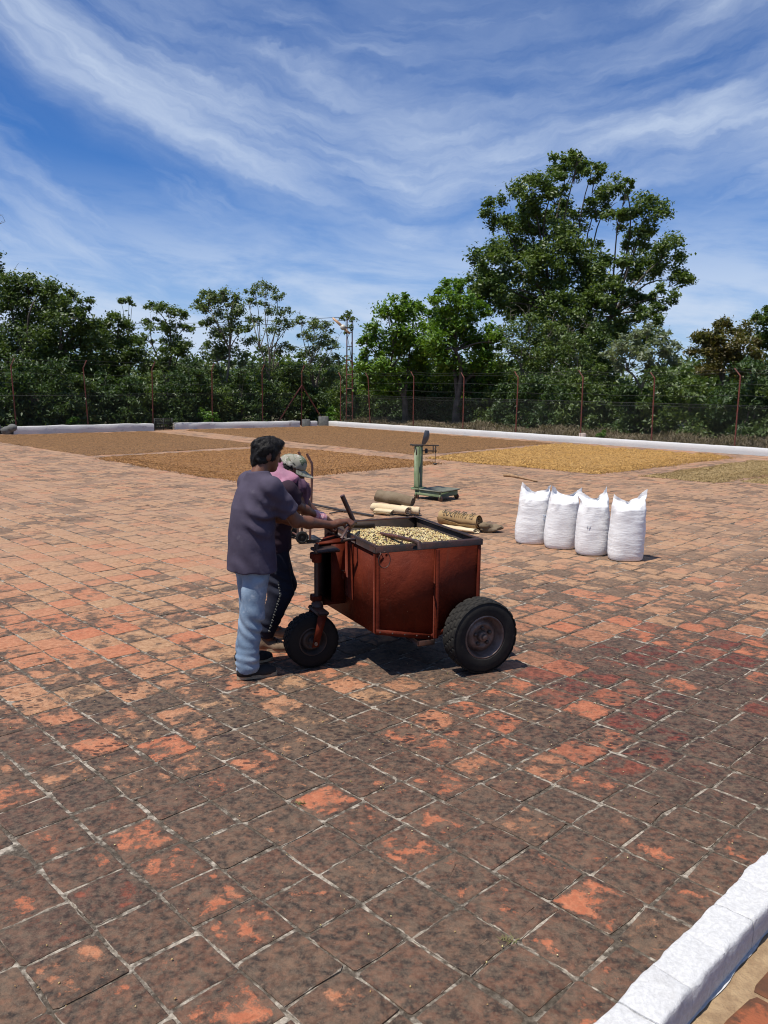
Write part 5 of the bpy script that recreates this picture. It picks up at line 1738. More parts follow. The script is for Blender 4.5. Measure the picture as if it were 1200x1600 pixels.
def mat_cloth(name, c1, c2, weave=220, rough=0.9, blot=6, c3=None):
    m, t, b = newmat(name)
    co = objco(t)
    n1 = t.noise(co, blot, 5, 0.6); n2 = t.noise(co, weave, 2, 0.5)
    c = t.mix(t.smooth(n1, 0.32, 0.68), c1, c2)
    if c3: c = t.mix(t.math('MULTIPLY', t.smooth(t.noise(co, blot * 2.3, 5, 0.65), 0.56, 0.74), 0.7), c, c3)
    t.put(b.inputs['Base Color'], c)
    b.inputs['Roughness'].default_value = rough
    b.inputs['Specular IOR Level'].default_value = 0.15
    t.put(b.inputs['Normal'], t.bump(t.math('ADD', t.math('MULTIPLY', n2, 0.4), t.noise(co, blot * 4, 4, 0.6)), 0.45, 0.006))


mat_cloth('burlap_grey', (0.155, 0.115, 0.072), (0.215, 0.165, 0.11))
mat_cloth('burlap_tan', (0.29, 0.185, 0.085), (0.36, 0.245, 0.125))
mat_cloth('canvas_cream', (0.56, 0.44, 0.27), (0.62, 0.51, 0.34), blot=4)
simple('black_print', (0.055, 0.042, 0.026), (0.10, 0.075, 0.045), scale=50, rough=0.9, bump=0)


def roll(a, b, R, turns, m, label, seed, flat=0.8, th=0.007, taper=0.0, name='sacking_roll'):
    """a cloth wound up: a spiral sheet with thickness"""
    rg = np.random.default_rng(seed)
    a = np.array(a, float); b = np.array(b, float)
    ax = norm(b - a); L = np.linalg.norm(b - a)
    x = norm(np.cross(ax, [0, 0, 1.0])); y = np.cross(x, ax)
    ns, nl = int(turns * 26), 22
    V = []
    for side in (0, 1):
        for i in range(nl + 1):
            s = i / nl
            for j in range(ns + 1):
                f = j / ns
                th_ = 2 * math.pi * turns * f + 0.4 * math.sin(3 * s + seed)
                r = R * (0.16 + 0.84 * f) * (1 - taper * s) - side * th
                p = a + ax * (s * L + (0.02 * math.sin(th_ * 1.0 + seed)) * (1 if i in (0, nl) else 0.2)) + (x * math.cos(th_) + y * math.sin(th_) * flat) * r
                V.append(p)
    V = np.array(V)
    k = fbm(V * 11 + seed, 3, seed)
    rad = V - (a + ((V - a) @ ax)[:, None] * ax)
    V += rad * (k * 0.14)[:, None]
    n1 = (nl + 1) * (ns + 1)
    Q = [(i * (ns + 1) + j, i * (ns + 1) + j + 1, (i + 1) * (ns + 1) + j + 1, (i + 1) * (ns + 1) + j) for i in range(nl) for j in range(ns)]
    Q += [tuple(n1 + q for q in f[::-1]) for f in Q[:]]
    for i in (0, nl):
        Q += [(i * (ns + 1) + j, i * (ns + 1) + j + 1, n1 + i * (ns + 1) + j + 1, n1 + i * (ns + 1) + j) for j in range(ns)]
    for j in (0, ns):
        Q += [(i * (ns + 1) + j, (i + 1) * (ns + 1) + j, n1 + (i + 1) * (ns + 1) + j, n1 + i * (ns + 1) + j) for i in range(nl)]
    dz = V[:, 2].min()
    o = obj(name, V, Q, m, base=(a + b) / 2 * [1, 1, 0], smooth=55)
    tag(o, label, 'cloth roll')
    return o, ax, x, y, a, L


def drape(c, ext, hgt, m, label, seed, ang=0.0, name='folded_cloth'):
    s_ = SDF(np.array(c) - [ext[0] + .15, ext[0] + .15, 0.1], np.array(c) + [ext[0] + .15, ext[0] + .15, hgt + 0.1], 0.012)
    rg = np.random.default_rng(seed)
    A = [np.array([math.cos(ang), math.sin(ang), 0]), np.array([-math.sin(ang), math.cos(ang), 0]), CZ]
    for k in range(4):
        s_.ell(np.array(c) + A[0] * rg.uniform(-.1, .1) + A[1] * rg.uniform(-.04, .04) + [0, 0, hgt * (0.2 + 0.2 * k)], (ext[0] * rg.uniform(.6, 1), ext[1] * rg.uniform(.6, 1), hgt * 0.42), axes=A, k=0.012)
    s_.wrinkle(lambda p: 0.026 * fbm(p * [14, 14, 20] + seed, 3, seed))
    s_.plane(np.array(c) + [0, 0, 0.002], (0, 0, -1))
    v, q = s_.mesh(); v = relax(v, q, 1)
    o = obj(name, v, q, m, base=c, smooth=True)
    tag(o, label, 'cloth')
    return o


ra0, ra1 = gp(584, 800), gp(640, 806)
ra0 = ra0 + [0, 0.10, 0]; ra1 = ra1 + [0.0, 0.18, 0]
roll(ra0 + [0, -0.12, 0.085], ra1 + [-0.02, -0.22, 0.080], 0.088, 2.3, 'canvas_cream', 'cream canvas roll lying under the grey-brown roll', 5, 0.85)
roll(ra0 + [0.02, -0.30, 0.060], ra0 + [0.30, -0.42, 0.055], 0.095, 1.9, 'canvas_cream', 'loose cream canvas fold in front of the rolls', 6, 0.55, name='folded_cloth')
roll(ra0 + [0.05, 0.0, 0.255], ra1 + [0.06, -0.04, 0.205], 0.125, 3.2, 'burlap_grey', 'grey-brown sacking roll on top of the cream roll', 7, 0.85)
roll(ra1 + [-0.12, -0.02, 0.085], ra1 + [0.16, -0.14, 0.080], 0.105, 2.2, 'canvas_cream', 'folded cream cloth at the right end of the rolls', 8, 0.75, name='folded_cloth')
rb0, rb1 = gp(690, 826), gp(750, 834)
rb0 = rb0 + [0, 0.14, 0]; rb1 = rb1 + [0, 0.14, 0]
o_, ax_, x_, y_, a0_, L_ = roll(rb0 + [0, 0, 0.155], rb1 + [0, 0, 0.14], 0.135, 3.0, 'burlap_tan', 'tan sacking roll with black print behind the cart', 9, 0.85)
roll(rb0 + [0.02, -0.20, 0.042], rb1 + [-0.06, -0.17, 0.040], 0.085, 1.8, 'canvas_cream', 'cream cloth tucked under the printed sacking roll', 10, 0.46, name='folded_cloth')
drape(rb1 + np.array([0.17, -0.02, 0.0]), (0.15, 0.10), 0.12, 'burlap_grey', 'crumpled dark sacking at the right end of the printed roll', 12, -0.2)
# print on the roll: upside down, from the right end to the left
tcv = bpy.data.curves.new('print', 'FONT'); tcv.body = 'EL SALVADOR'; tcv.size = 1.0; tcv.align_x = 'LEFT'; tcv.align_y = 'CENTER'
tob = bpy.data.objects.new('print', tcv); COL.objects.link(tob)
bpy.context.view_layer.update()
dg = bpy.context.evaluated_depsgraph_get()
tme = tob.evaluated_get(dg).to_mesh()
tv = np.array([v.co[:] for v in tme.vertices]); tf = [tuple(p.vertices) for p in tme.polygons]
tob.evaluated_get(dg).to_mesh_clear()
bpy.data.objects.remove(tob)
wd_ = tv[:, 0].max()
tx = tv[:, 0] / wd_; ty = tv[:, 1]
PVs = []
for X, Y in zip(tx, ty):
    s = 0.90 - X * 0.80                                           # from the open end towards the left
    ang_ = 1.30 - Y * 1.5                                         # round the roll
    r = 0.135 * 1.05 + 0.004
    c_ = a0_ + ax_ * (s * L_)
    PVs.append(c_ + (-x_ * math.sin(ang_ - 1.30 - 0.1) * -1 * -1 + 0 * x_) * 0 + (x_ * math.cos(ang_) + y_ * math.sin(ang_) * 0.85) * r)
PR = (PVs, tf)
if (np.array(PVs)[:, 1].mean() > (a0_ + ax_ * L_ / 2)[1]):        # keep the print on the side turned to the cart
    PVs = []
    for X, Y in zip(tx, ty):
        s = 0.90 - X * 0.80
        ang_ = math.pi - 1.05 + Y * 1.4
        PVs.append(a0_ + ax_ * (s * L_) + (x_ * math.cos(ang_) + y_ * math.sin(ang_) * 0.85) * (0.135 * 1.06 + 0.004))
obj('print', PVs, tf, 'black_print', o_)

# ------------------------------------------------------------------ two men
mat_cloth('shirt_purple', (0.056, 0.046, 0.070), (0.074, 0.062, 0.090), weave=400, blot=4, c3=(0.110, 0.096, 0.122))
mat_cloth('jeans_pale', (0.150, 0.212, 0.295), (0.27, 0.340, 0.415), weave=500, blot=5, c3=(0.46, 0.50, 0.535))
mat_cloth('trousers_navy', (0.016, 0.018, 0.030), (0.024, 0.026, 0.040), weave=400, blot=6)
mat_cloth('shirt_black', (0.030, 0.018, 0.027), (0.042, 0.026, 0.038), weave=400, blot=6)
mat_cloth('cloth_pink', (0.33, 0.14, 0.21), (0.42, 0.22, 0.29), weave=300, blot=9)
mat_cloth('cloth_plum', (0.085, 0.045, 0.075), (0.12, 0.065, 0.105), weave=300, blot=9)
mat_cloth('glove_pink', (0.60, 0.20, 0.26), (0.72, 0.55, 0.55), weave=120, blot=40)
mat_cloth('boot_suede', (0.135, 0.092, 0.062), (0.20, 0.14, 0.095), weave=200, blot=9)
mat_cloth('shoe_black', (0.018, 0.017, 0.017), (0.035, 0.032, 0.030), weave=300, blot=9)
simple('sole_cream', (0.42, 0.34, 0.22), (0.24, 0.19, 0.125), scale=22, rough=0.8)
simple('black_hair', (0.006, 0.005, 0.005), (0.010, 0.008, 0.007), scale=30, rough=0.62, spec=0.25, bump=1.0, bscale=70, bdist=0.006, stretch=(1, 1, 0.35))
simple('eye_dark', (0.02, 0.012, 0.008), rough=0.2, bump=0)
m, t, b = newmat('skin_brown')
co = objco(t)
c = t.mix(t.smooth(t.noise(co, 14, 4, 0.6), 0.3, 0.7), (0.115, 0.045, 0.024), (0.165, 0.068, 0.037))
t.put(b.inputs['Base Color'], c); b.inputs['Roughness'].default_value = 0.48; b.inputs['Specular IOR Level'].default_value = 0.4
t.put(b.inputs['Normal'], t.bump(t.noise(co, 160, 3, 0.6), 0.25, 0.002))
m, t, b = newmat('cap_camo')
co = objco(t)
n1 = t.noise(co, 17, 4, 0.6, 0.6); n2 = t.noise(t.mapv(co, loc=(3, 1, 7)), 22, 4, 0.6, 0.6)
c = t.mix(t.smooth(n1, 0.55, 0.60), (0.27, 0.255, 0.20), (0.10, 0.125, 0.07))
c = t.mix(t.smooth(n2, 0.60, 0.64), c, (0.42, 0.39, 0.34))
c = t.mix(t.smooth(t.noise(t.mapv(co, loc=(9, 4, 2)), 30, 4, 0.6, 0.6), 0.64, 0.67), c, (0.20, 0.09, 0.06))
t.put(b.inputs['Base Color'], c); b.inputs['Roughness'].default_value = 0.9
mat_cloth('sleeve_edge', (0.10, 0.085, 0.12), (0.13, 0.11, 0.15), weave=400)


def rnd_frame(f):
    f = norm(f); r = norm(np.cross(f, [0, 0, 1.0])); u = np.cross(r, f)
    return f, r, u


def head_sdf(S, hc, hf, hr, hu, neck):
    A = [hr, hf, hu]
    S.cone(neck, hc - hu * 0.055 - hf * 0.015, 0.060, 0.056, 0.03)
    S.ell(hc, (0.074, 0.094, 0.092), A, 0.02)
    S.ell(hc + hf * 0.030 - hu * 0.055, (0.060, 0.066, 0.080), A, 0.03)
    S.ell(hc + hf * 0.066 - hu * 0.112, (0.030, 0.026, 0.022), A, 0.03)
    S.cone(hc + hf * 0.088 - hu * 0.012, hc + hf * 0.112 - hu * 0.050, 0.010, 0.015, 0.012)
    S.cone(hc + hf * 0.082 + hu * 0.008 - hr * 0.04, hc + hf * 0.082 + hu * 0.008 + hr * 0.04, 0.014, 0.014, 0.015)
    S.cone(hc + hf * 0.090 - hu * 0.082 - hr * 0.02, hc + hf * 0.090 - hu * 0.082 + hr * 0.02, 0.009, 0.009, 0.010)
    for s in (-1, 1):
        S.ell(hc + hr * 0.075 * s - hf * 0.008 - hu * 0.030, (0.010, 0.020, 0.032), [hr, norm(hf * 0.9 - hr * 0.5 * s), hu], 0.006)
        S.ell(hc + hf * 0.098 - hu * 0.014 + hr * 0.032 * s, (0.016, 0.010, 0.010), A, 0.0, 'sub')
        S.ell(hc + hf * 0.083 - hu * 0.014 + hr * 0.032 * s, (0.013, 0.013, 0.012), A, 0.004)


def hand_sdf(S, wrist, grip, axis, palm_n, thumb, r=1.0):
    """a hand closed round a bar: grip = bar point under the palm, axis = bar direction"""
    ax = norm(axis); d = norm(grip - wrist); d = norm(d - ax * (d @ ax)); pn = norm(np.cross(ax, d)) * palm_n
    k0 = wrist + norm(grip - wrist) * 0.075 + pn * 0.020
    S.cone(wrist, k0, 0.027, 0.034, 0.02, flat=(pn, 0.72))
    for i in range(4):
        o = ax * (0.030 - 0.020 * i)
        ln = (0.92, 1.0, 0.96, 0.80)[i]
        kn = grip + o + pn * 0.024 - d * 0.014
        S.cone(k0 + o * 0.75, kn, 0.016, 0.0115, 0.012)
        p1 = grip + o * 1.08 + d * 0.030 * ln + pn * 0.016
        p2 = grip + o * 1.10 + d * 0.034 * ln - pn * 0.012
        p3 = grip + o * 1.08 + d * 0.010 - pn * 0.026 * ln
        S.chain([kn, p1, p2, p3], [0.0112, 0.0098, 0.0088, 0.0078], 0.004)
    t0 = wrist + norm(grip - wrist) * 0.030 + ax * 0.022 * thumb
    t1 = grip - d * 0.030 + ax * 0.044 * thumb + pn * 0.004
    t2 = grip - d * 0.004 + ax * 0.046 * thumb - pn * 0.018
    t3 = grip + d * 0.020 + ax * 0.034 * thumb - pn * 0.026
    S.chain([t0, t1, t2, t3], [0.018, 0.0125, 0.0105, 0.009], 0.010)


def stack(S, rows, X, Y, k=0.0):
    """elliptical sections: rows = [(centre xyz, half X, half Y)] from low to high"""
    C = np.array([r[0] for r in rows]); a = np.array([r[1] for r in rows]); b = np.array([r[2] for r in rows])
    R = max(a.max(), b.max()) + 0.08
    w = S._win(C.min(0) - R, C.max(0) + R)
    sl_, p = w
    z = p[..., 2]
    cx = np.interp(z, C[:, 2], C[:, 0]); cy = np.interp(z, C[:, 2], C[:, 1])
    ra_ = np.interp(z, C[:, 2], a); rb_ = np.interp(z, C[:, 2], b)
    qx = (p[..., 0] - cx) * X[0] + (p[..., 1] - cy) * X[1]
    qy = (p[..., 0] - cx) * Y[0] + (p[..., 1] - cy) * Y[1]
    l = np.sqrt((qx / ra_) ** 2 + (qy / rb_) ** 2)
    g_ = np.sqrt((qx / ra_ ** 2) ** 2 + (qy / rb_ ** 2) ** 2) + 1e-6
    d = l * (l - 1) / g_
    d = np.maximum(d, np.maximum(C[0, 2] - z, z - C[-1, 2]))
    S._put(sl_, d.astype(np.float32), k, 'add')


def shoe(parent, heel, ang, L, w, m, label=None, tall=0.075, lace=False):
    f = np.array([math.cos(ang), math.sin(ang), 0]); r = np.array([f[1], -f[0], 0])
    heel = np.array([heel[0], heel[1], 0.0])
    A = [f, r, CZ]
    c = heel + f * L / 2
    S = SDF(c - [L * .62, L * .62, 0.02], c + [L * .62, L * .62, 0.24], 0.006)
    S.ell(heel + f * 0.058 + CZ * 0.050, (0.060, w * 0.80, 0.052), A, 0.02)
    S.ell(heel + f * (L - 0.085) + CZ * 0.036, (0.085, w, 0.040), A, 0.04)
    S.cone(heel + f * 0.08 + CZ * 0.060, heel + f * (L - 0.10) + CZ * 0.040, w * 0.72, w * 0.86, 0.03, flat=(CZ, 0.8))
    S.cone(heel + f * 0.065 + CZ * 0.06, heel + f * 0.065 + CZ * tall, 0.050, 0.052, 0.03)
    S.plane(heel + CZ * 0.020, (0, 0, -1)); S.plane(heel + CZ * (tall + 0.030), (-0.25 * f[0], -0.25 * f[1], 1))
    S.wrinkle(lambda p: 0.003 * fbm(p * 30, 2, 4))
    v, q = S.mesh(); v = relax(v, q, 2)
    so_ = obj('shoe' if not lace else 'boot', v, q, m, parent, smooth=True)
    pts = []
    for k in range(28):
        a = 2 * math.pi * k / 28
        x = math.cos(a); y = math.sin(a)
        ww = w * (0.86 if x < 0 else 1.0) * (1.03) * (0.90 + 0.10 * x)
        pts.append(c + f * (L / 2 * 1.01) * (abs(x) ** 0.75 * (1 if x > 0 else -1)) + r * ww * (abs(y) ** 0.8 * (1 if y > 0 else -1)))
    g = G(); g.prism([p + CZ * 0.003 for p in pts], (0, 0, 0.024))
    gobj('sole', g, 'sole_cream', so_, smooth=40)
    if lace:
        for k in range(4):
            p = heel + f * (0.115 + 0.022 * k) + CZ * (tall + 0.012 - 0.014 * k)
            gobj('lace', G().tube([p - r * 0.024, p + CZ * 0.010, p + r * 0.024], 0.004, 5), 'shoe_black', so_)
    return so_


def folds(*lines):
    def fn(p):
        d = 0.007 * fbm(p * [7, 7, 4.5], 3, 7)
        for o, ax, wl, amp, rad in lines:
            q = (p - np.array(o))
            s = q @ norm(ax)
            w_ = np.exp(-np.sum(q * q, 1) / rad ** 2)
            d = d + 0.95 * amp * w_ * np.sin(s / (1.25 * wl) * 6.283 + 5.0 * vnoise(p * 4.5, 3)) * (0.55 + 0.9 * vnoise(p * 7 + 4, 5))
        return d
    return fn


# ---- man in the purple shirt
MF = np.array([0.82, 0.572, 0]); MR = np.array([0.572, -0.82, 0])
m1 = thing('person', (-0.94, 5.62, 0), 'man with black hair in a purple-grey T-shirt and pale jeans gripping the cart lever', 'person')
hips = np.array([-0.945, 5.655, 0.90]); nb1 = np.array([-0.895, 5.685, 1.435])
shR = np.array([-0.790, 5.560, 1.365]); elR = np.array([-0.625, 5.665, 1.115]); wrR = np.array([-0.395, 5.895, 1.050])
shL = np.array([-0.985, 5.845, 1.365]); elL = np.array([-0.790, 5.915, 1.105]); wrL = np.array([-0.545, 6.030, 1.035])
gripR = cl(0.0, 0.53, 1.035); gripL = cl(-0.045, 0.77, 0.972)
hipR = hips + MR * 0.085 + CZ * -0.02; hipL = hips - MR * 0.085 + CZ * -0.02
knR = np.array([-0.935, 5.555, 0.475]); anR = np.array([-0.965, 5.515, 0.095])
knL = np.array([-0.975, 5.775, 0.475]); anL = np.array([-1.020, 5.815, 0.095])
hc1 = np.array([-0.842, 5.745, 1.600])
hf1, hr1, hu1 = rnd_frame([0.86, 0.48, -0.16])
S = SDF((-1.35, 5.25, -0.01), (-0.12, 6.35, 1.78), 0.0075)
S.ell(hips, (0.15, 0.11, 0.12), [MR, MF, CZ], 0.04)
S.cone(hips + CZ * 0.05, hips * 0.4 + nb1 * 0.6, 0.125, 0.135, 0.06)
S.ell(nb1 - CZ * 0.16, (0.175, 0.115, 0.17), [MR, MF, CZ], 0.05)
S.cone(nb1 - CZ * 0.07 + MR * 0.1, shR, 0.050, 0.050, 0.03); S.cone(nb1 - CZ * 0.07 - MR * 0.1, shL, 0.050, 0.050, 0.03)
head_sdf(S, hc1, hf1, hr1, hu1, nb1)
S.chain([shR, elR, elR * 0.65 + wrR * 0.35, wrR], [0.056, 0.043, 0.042, 0.027], 0.03)
S.chain([shL, elL, elL * 0.65 + wrL * 0.35, wrL], [0.056, 0.043, 0.042, 0.027], 0.03)
hand_sdf(S, wrR, gripR, cl(0.08, 0.62, 1.035) - cl(-0.06, 0.44, 1.0), 1 if np.cross(norm(cl(0.08, 0.62, 1.035) - cl(-0.06, 0.44, 1.0)), norm(gripR - wrR))[2] > 0 else -1, -1)
axl = CY
hand_sdf(S, wrL, gripL, axl, 1 if np.cross(axl, norm(gripL - wrL))[2] > 0 else -1, -1)
for h_, k_, a_ in ((hipR, knR, anR), (hipL, knL, anL)):
    S.chain([h_, k_, a_ + [0, 0, 0.0]], [0.082, 0.058, 0.040], 0.03)
    S.cone(a_, a_ + MF * 0.10 - CZ * 0.045, 0.034, 0.028, 0.02)
v, q = S.mesh(); v = relax(v, q, 1, 0.4)
obj('body', v, q, 'skin_brown', m1, smooth=True)
for s in (-1, 1):
    gobj('eye', G().lathe(hc1 + hf1 * 0.084 - hu1 * 0.014 + hr1 * 0.032 * s, hf1, [(0.001, 0.0), (0.007, 0.006), (0.006, 0.0105), (0.001, 0.0135)], 10), 'eye_dark', m1, smooth=True)
# hair
S = SDF(hc1 - 0.17, hc1 + 0.17, 0.006)
A = [hr1, hf1, hu1]
S.ell(hc1 + hu1 * 0.012 - hf1 * 0.012, (0.090, 0.106, 0.100), A, 0.01)
S.ell(hc1 + hf1 * 0.066 + hu1 * 0.068, (0.062, 0.052, 0.038), A, 0.03)
S.ell(hc1 - hf1 * 0.058 - hu1 * 0.060, (0.066, 0.052, 0.068), A, 0.03)
for s in (-1, 1):
    S.cone(hc1 + hr1 * 0.072 * s + hf1 * 0.032 + hu1 * 0.02, hc1 + hr1 * 0.071 * s + hf1 * 0.030 - hu1 * 0.035, 0.014, 0.008, 0.02)
    S.ell(hc1 + hr1 * 0.092 * s - hf1 * 0.004 - hu1 * 0.034, (0.024, 0.020, 0.036), A, 0.0, 'sub')
S.ell(hc1 + hf1 * 0.085 - hu1 * 0.045, (0.085, 0.055, 0.085), A, 0.0, 'sub')
S.wrinkle(lambda p: 0.011 * fbm((p - hc1) @ np.array(A).T * [60, 38, 26], 3, 5) + 0.008 * fbm(p * 24, 2, 9))
v, q = S.mesh()
rgh = np.random.default_rng(6)
pk = v[rgh.integers(0, len(v), 5200)]
nn_ = (pk - hc1); nn_ /= np.linalg.norm(nn_, axis=1)[:, None]
tg = np.tile(-hu1 * 0.55 - hf1 * 0.15, (len(pk), 1)) + rgh.normal(0, 0.45, (len(pk), 3))
front = ((pk - hc1) @ hf1 > 0.03)[:, None]
tg = np.where(front, tg + hf1 * 0.9 + hu1 * 0.5, tg)
tg -= (tg * nn_).sum(1)[:, None] * nn_
tg /= np.linalg.norm(tg, axis=1)[:, None]
ln_ = rgh.uniform(0.008, 0.020, len(pk))[:, None]
sd_ = np.cross(nn_, tg) * 0.0013
root_ = pk - nn_ * 0.002
HV = np.stack([root_ - sd_, root_ + sd_, root_ + tg * ln_ * 0.6 + nn_ * ln_ * 0.22, root_ + tg * ln_ + nn_ * ln_ * 0.20], 1)
h0 = len(v) + (np.arange(len(pk)) * 4)[:, None]
hf_ = [tuple(f) for f in q] + [tuple(f) for f in np.concatenate([h0 + [[0, 1, 2]], h0 + [[0, 2, 3]]])]
obj('hair', np.concatenate([v, HV.reshape(-1, 3)]), hf_, 'black_hair', m1, smooth=True)
# shirt
S = SDF((-1.32, 5.28, 0.70), (-0.45, 6.05, 1.50), 0.0075)
stack(S, [(hips + [0.0, 0, -0.135], 0.212, 0.172), (hips + [0.0, 0, 0.0], 0.205, 0.165), (hips * 0.7 + nb1 * 0.3 - [0.012, 0.006, 0], 0.200, 0.158), (hips * 0.4 + nb1 * 0.6 - [0.012, 0.01, 0], 0.205, 0.150), (nb1 - CZ * 0.10 - MF * 0.01, 0.195, 0.130), (nb1 - CZ * 0.03, 0.150, 0.095), (nb1 + CZ * 0.035, 0.080, 0.078)], MR, MF)
for sh, el in ((shR, elR), (shL, elL)):
    dv = norm(el - sh)
    S.cone(nb1 - CZ * 0.035 + (sh - nb1) * 0.35, sh, 0.070, 0.077, 0.06)
    S.cone(sh, sh + dv * 0.235, 0.078, 0.082, 0.045)
    e_ = sh + dv * 0.215
    S.plane(e_, dv, (e_ - 0.17, e_ + 0.17)) if False else None
S.wrinkle(folds(((-0.80, 5.50, 1.18), (0.5, -0.2, 0.85), 0.075, 0.013, 0.22), ((-0.90, 5.50, 0.95), (0.8, 0.1, 0.55), 0.11, 0.011, 0.28), ((-1.06, 5.58, 1.05), (0.9, 0.2, 0.3), 0.07, 0.006, 0.25), ((-0.74, 5.58, 1.27), (0.6, 0.3, -0.7), 0.045, 0.004, 0.12)))
# open cuffs, neck and hem
for sh, el in ((shR, elR), (shL, elL)):
    dv = norm(el - sh); e_ = sh + dv * 0.245
    S.cone(e_ - dv * 0.02, e_ + dv * 0.12, 0.069, 0.11, 0, 'sub')
    S.cone(e_ + dv * 0.10, e_ + dv * 0.2, 0.14, 0.14, 0, 'sub')
S.cone(nb1 + CZ * 0.085 + MF * 0.025, nb1 + CZ * 0.13 + MF * 0.04, 0.066, 0.09, 0, 'sub')
S.ell(hips - CZ * 0.14, (0.196, 0.156, 0.10), [MR, MF, CZ], 0, 'sub')
v, q = S.mesh(); v = relax(v, q, 2, 0.4)
obj('shirt', v, q, 'shirt_purple', m1, smooth=True)
# jeans
S = SDF((-1.30, 5.30, 0.02), (-0.60, 6.02, 0.98), 0.0075)
stack(S, [(hips - CZ * 0.16, 0.145, 0.108), (hips - CZ * 0.02, 0.150, 0.112), (hips + CZ * 0.06, 0.140, 0.106)], MR, MF)
for h_, k_, a_ in ((hipR, knR, anR), (hipL, knL, anL)):
    S.chain([h_ - CZ * 0.07, k_, a_ + CZ * 0.04], [0.094, 0.084, 0.078], 0.035)
    S.cone(a_ + CZ * 0.06, a_ - CZ * 0.01, 0.080, 0.084, 0.02)
S.wrinkle(folds(((-0.96, 5.46, 0.62), (0.5, 0.0, 0.85), 0.11, 0.018, 0.22), ((-0.93, 5.47, 0.80), (-0.6, 0, 0.8), 0.09, 0.015, 0.17), ((-0.96, 5.48, 0.10), (0.1, 0, 1), 0.040, 0.020, 0.11), ((-0.95, 5.46, 0.36), (0.7, 0, 0.6), 0.08, 0.016, 0.18), ((-1.0, 5.76, 0.12), (0.1, 0, 1), 0.04, 0.009, 0.11)))
for a_ in (anR, anL):
    S.ell(a_ - CZ * 0.065, (0.075, 0.075, 0.05), None, 0, 'sub')
v, q = S.mesh(); v = relax(v, q, 2, 0.4)
jn = obj('jeans', v, q, 'jeans_pale', m1, smooth=True)
shoe(m1, (-1.035, 5.472), math.radians(26), 0.295, 0.050, 'shoe_black')
shoe(m1, (-1.105, 5.775), math.radians(27), 0.295, 0.050, 'shoe_black')

# ---- man in the cap, bending over the cart
NF = norm(np.array([0.97, 0.20, 0])); NR = np.array([NF[1], -NF[0], 0])
m2 = thing('person', (-0.90, 6.2, 0), 'man in a camouflage cap with a pink neck cloth, bending over the cart', 'person')
hip2 = np.array([-0.865, 6.215, 0.885]); nk2 = np.array([-0.735, 6.235, 1.355])
s2R = np.array([-0.735, 6.070, 1.285]); e2R = at(463, 790, 6.09); w2R = at(496, 806, 6.27)
s2L = np.array([-0.735, 6.400, 1.285]); e2L = np.array([-0.60, 6.47, 1.07]); w2L = np.array([-0.47, 6.49, 0.985])
g2R = cl(-0.004, 0.905, 0.972); g2L = cl(-0.004, 1.03, 0.972)
hc2 = at(455, 731, 6.25)
hf2, hr2, hu2 = rnd_frame([0.90, 0.08, -0.34])
k2R = np.array([-0.80, 6.115, 0.475]); a2R = np.array([-0.915, 6.115, 0.10])
k2L = np.array([-0.80, 6.36, 0.475]); a2L = np.array([-0.93, 6.42, 0.10])
S = SDF((-1.15, 5.85, -0.01), (-0.22, 6.75, 1.72), 0.0085)
S.ell(hip2, (0.15, 0.11, 0.12), [NR, NF, CZ], 0.04)
S.cone(hip2 + CZ * 0.05, nk2 - CZ * 0.15, 0.12, 0.13, 0.06)
S.cone(nk2 - CZ * 0.05, s2R, 0.06, 0.052, 0.05); S.cone(nk2 - CZ * 0.05, s2L, 0.06, 0.052, 0.05)
head_sdf(S, hc2, hf2, hr2, hu2, nk2)
S.chain([s2R, e2R, e2R * .6 + w2R * .4, w2R], [0.052, 0.040, 0.038, 0.025], 0.03)
S.chain([s2L, e2L, w2L], [0.052, 0.040, 0.025], 0.03)
hand_sdf(S, w2R, g2R, CY, 1 if np.cross(CY, norm(g2R - w2R))[2] > 0 else -1, -1)
hand_sdf(S, w2L, g2L, CY, 1 if np.cross(CY, norm(g2L - w2L))[2] > 0 else -1, 1)
for h_, k_, a_ in ((hip2 + NR * 0.085, k2R, a2R), (hip2 - NR * 0.085, k2L, a2L)):
    S.chain([h_, k_, a_], [0.08, 0.056, 0.04], 0.03)
    S.cone(a_, a_ + NF * 0.10 - CZ * 0.045, 0.034, 0.028, 0.02)
v, q = S.mesh(); v = relax(v, q, 1, 0.4)
obj('body', v, q, 'skin_brown', m2, smooth=True)
for s in (-1, 1):
    gobj('eye', G().lathe(hc2 + hf2 * 0.084 - hu2 * 0.014 + hr2 * 0.032 * s, hf2, [(0.001, 0.0), (0.007, 0.006), (0.006, 0.0105), (0.001, 0.0135)], 10), 'eye_dark', m2, smooth=True)
S = SDF(hc2 - 0.16, hc2 + 0.16, 0.008)
S.ell(hc2 - hf2 * 0.02 - hu2 * 0.012, (0.082, 0.088, 0.078), [hr2, hf2, hu2], 0)
S.plane(hc2 + hf2 * 0.035, hf2)
v, q = S.mesh(); obj('hair', v, q, 'black_hair', m2, smooth=True)
